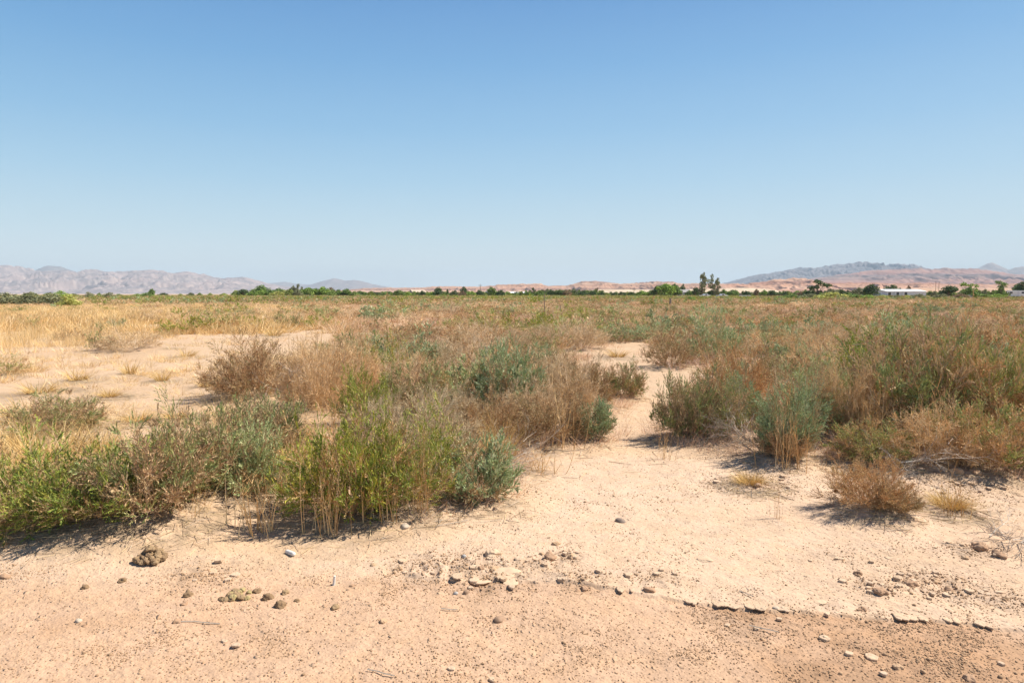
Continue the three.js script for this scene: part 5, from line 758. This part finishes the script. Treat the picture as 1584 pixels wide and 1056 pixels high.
{
  const g = G(449, 863), t = top('bleached_stick', new THREE.CapsuleGeometry(0.014, 0.075, 4, 10).rotateZ(Math.PI / 2), BONE, 'short bleached white stick below the golden stubble', 'stick'); t.position.set(g.x, H(g.x, g.z) + 0.012, g.z); t.rotation.set(0, -0.75, 0.06);
  const h = G(517, 908), u = top('bleached_stick', new THREE.CylinderGeometry(0.006, 0.008, 0.055, 8), BONE, 'tiny white stick standing upright on the dirt road', 'stick'); u.position.set(h.x, H(h.x, h.z) + 0.026, h.z); u.rotation.z = -0.12;
  for (const [px, py, L, turn, mat, label] of [[310, 963, 0.22, 0.06, GREYW, 'thin dark twig lying on the dirt road at left'], [700, 824, 0.24, 0.5, GREYW, 'forked brown twig on the sand right of the pale stone'], [695, 812, 0.2, -0.2, GREYW, 'second brown twig behind the forked one'], [682, 822, 0.1, 1.4, GREYW, 'short twig at the left end of the forked one'], [1425, 735, 0.5, 0.35, BONE, 'long bleached stick under the largest olive bush'], [1382, 722, 0.16, 0.9, BONE, 'short bleached stick at the head of the grey stick heap'], [1182, 976, 0.14, -0.6, GREYW, 'grey weathered chip lying on the dirt road at right'], [695, 946, 0.09, -0.2, GREYW, 'tiny curved twig on the dirt road near centre'], [590, 1042, 0.14, -0.3, GREYW, 'tiny twig at the bottom edge near centre'], [1155, 922, 0.09, -0.9, GREYW, 'tiny dark twig on the pale crust']]) { const q = G(px, py), m = top('twig', stickGeo(px, L, mat === BONE ? 0.008 : 0.0035), mat, label, 'twig'); m.position.set(q.x, H(q.x, q.z) + 0.004, q.z); m.rotation.y = turn; }
}
// broken lip of the dried crust above the road dirt: thin plates that hang over the edge
{
  const RL = rng(66), m = new THREE.MeshStandardMaterial({ color: new THREE.Color().setRGB(0.57, 0.41, 0.275), map: groundMat.map, bumpMap: groundMat.bumpMap, bumpScale: 0.02, roughness: 0.95 });
  let x = -0.55; const piece = (cx, cz, w, dp, th, turn, lift) => {
    const n = 9, pts = []; for (let i = 0; i < n; i++) { const a = i / n * 6.283, r = 0.75 + 0.45 * RL(); pts.push(new THREE.Vector2(Math.cos(a) * w * 0.5 * r, Math.sin(a) * dp * 0.5 * r)); }
    const g = new THREE.ExtrudeGeometry(new THREE.Shape(pts), { depth: th, bevelEnabled: true, bevelSize: 0.002, bevelThickness: 0.002, bevelSegments: 1 }).rotateX(-Math.PI / 2), p = g.attributes.position, uv = g.attributes.uv;
    for (let i = 0; i < p.count; i++) { p.setY(i, p.getY(i) + 0.004 * (noise((cx + p.getX(i)) * 40, (cz + p.getZ(i)) * 40) - 0.5)); uv.setXY(i, (cx + p.getX(i)) / 2.6, (cz + p.getZ(i)) / 2.6); }
    const q = part('crust_piece', g, m, groundMesh); q.position.set(cx, H(cx, cz - 0.02) - th + lift, cz); q.rotation.set((RL() - 0.6) * 0.05, turn, (RL() - 0.5) * 0.05);
  };
  while (x < 3.4) { const w = 0.014 + 0.035 * RL(); x += w * 0.5; if (x < 0.5 && RL() < 0.6 - 0.3 * x) continue; if (fbm(x * 3.3, 7, 2) > 0.56 || RL() < 0.74) continue; const L = ledgeZ(x); piece(x, L - 0.02 + 0.016 * RL(), w * 1.3, 0.05 + 0.03 * RL(), 0.0025 + 0.0015 * RL(), (RL() - 0.5) * 0.9, 0.001 + 0.002 * RL()); }
  for (const [a, b, q, s] of ROUGH) for (let i = 0; i < 7 * s * q / 0.3; i++) { const cx = a + (RL() - 0.5) * q * 1.5, cz = b + (RL() - 0.5) * q * 1.1, w = 0.025 + 0.05 * RL() * RL(); piece(cx, cz, w, w * (0.6 + 0.5 * RL()), 0.006 + 0.01 * RL(), RL() * 6.28, 0.006 + 0.006 * RL()); }
}
// crumbs of soil and grit, thickest where the ground is broken
{
  const C0 = [11, 12, 13].map((s) => lump(s, 1, 0.75, 0.35)), lists = [[], [], []];
  for (let i = 0; i < 420000; i++) {
    const d = 2.4 + 7.5 * Math.pow(RG(), 1.6), x = (RG() * 2 - 1) * (0.8 * d + 0.2), z = -d, r = rough(x, z), n = fbm(x * 1.6 + 11, z * 1.9, 3), q = fbm(x * 6, z * 6 + 40, 2), road = z > ledgeZ(x) ? 1 : 0.45;
    if (RG() > (0.07 + 0.6 * smooth(0.45, 0.72, n) * smooth(0.35, 0.65, q)) * road + r * 0.55) continue;
    if (d > 4.2 && bareDist(x, z) > 0.25 && RG() < 0.8) continue;
    const s = (0.0035 + 0.0065 * Math.pow(RG(), 2.5) + (RG() < 0.008 ? 0.012 * RG() : 0)) * (1 + 0.9 * r * RG()) * (d > 5 ? 1.25 : 1), t = 0.7 + 0.45 * RG(); lists[i % 3].push([x, z, s, s, RG() * 6.28, t, H(x, z) + s * 0.1]);
  }
  lists.forEach((l, i) => mass('soil_crumbs', C0[i], plain(0.39, 0.25, 0.145, 0.95), l, 'loose crumbs of soil and grit strewn over the bare ground', 'grit'));
  // fallen twigs and straw under and around the bushes
  const L0 = [stickGeo(1, 0.14, 0.0016, 2), stickGeo(2, 0.09, 0.0013, 2)], ll = [[], []], cols = [[0.5, 0.4, 0.3], [0.62, 0.47, 0.26], [0.36, 0.26, 0.17], [0.46, 0.34, 0.2]];
  for (let i = 0; i < 900; i++) { const d = 6 + 9 * RG(), x = (RG() * 2 - 1) * 0.8 * d, z = -d; if (bareDist(x, z) < 0 && z < -6) { const s = 0.8 + 1.2 * RG(); ll[i % 2].push([x, z, s, s, RG() * 6.28, Math.floor(RG() * 4), H(x, z) + 0.002]); } }
  for (const [x, z, w] of SPOTS) { const d = Math.hypot(x, z); if (d > 13) continue; for (let i = 0; i < 900 * w * w + 110; i++) { const a = RG() * 6.28, r = w * (0.4 + 0.95 * Math.pow(RG(), 1.3)), X = x + r * Math.cos(a), Z = z + r * Math.sin(a), s = 0.5 + RG(); ll[i % 2].push([X, Z, s, s, RG() * 6.28, Math.floor(RG() * 4), H(X, Z) + 0.002]); } }
  ll.forEach((l, i) => mass('twig_litter', L0[i], plain(1, 1, 1, 0.95), l, 'fallen grey twigs and straw littering the ground round the bushes', 'litter', (t) => C4.setRGB(...cols[t])));
  console.log('crumbs', lists.map((l) => l.length), ll.map((l) => l.length));
}
renderer.render(scene, camera);
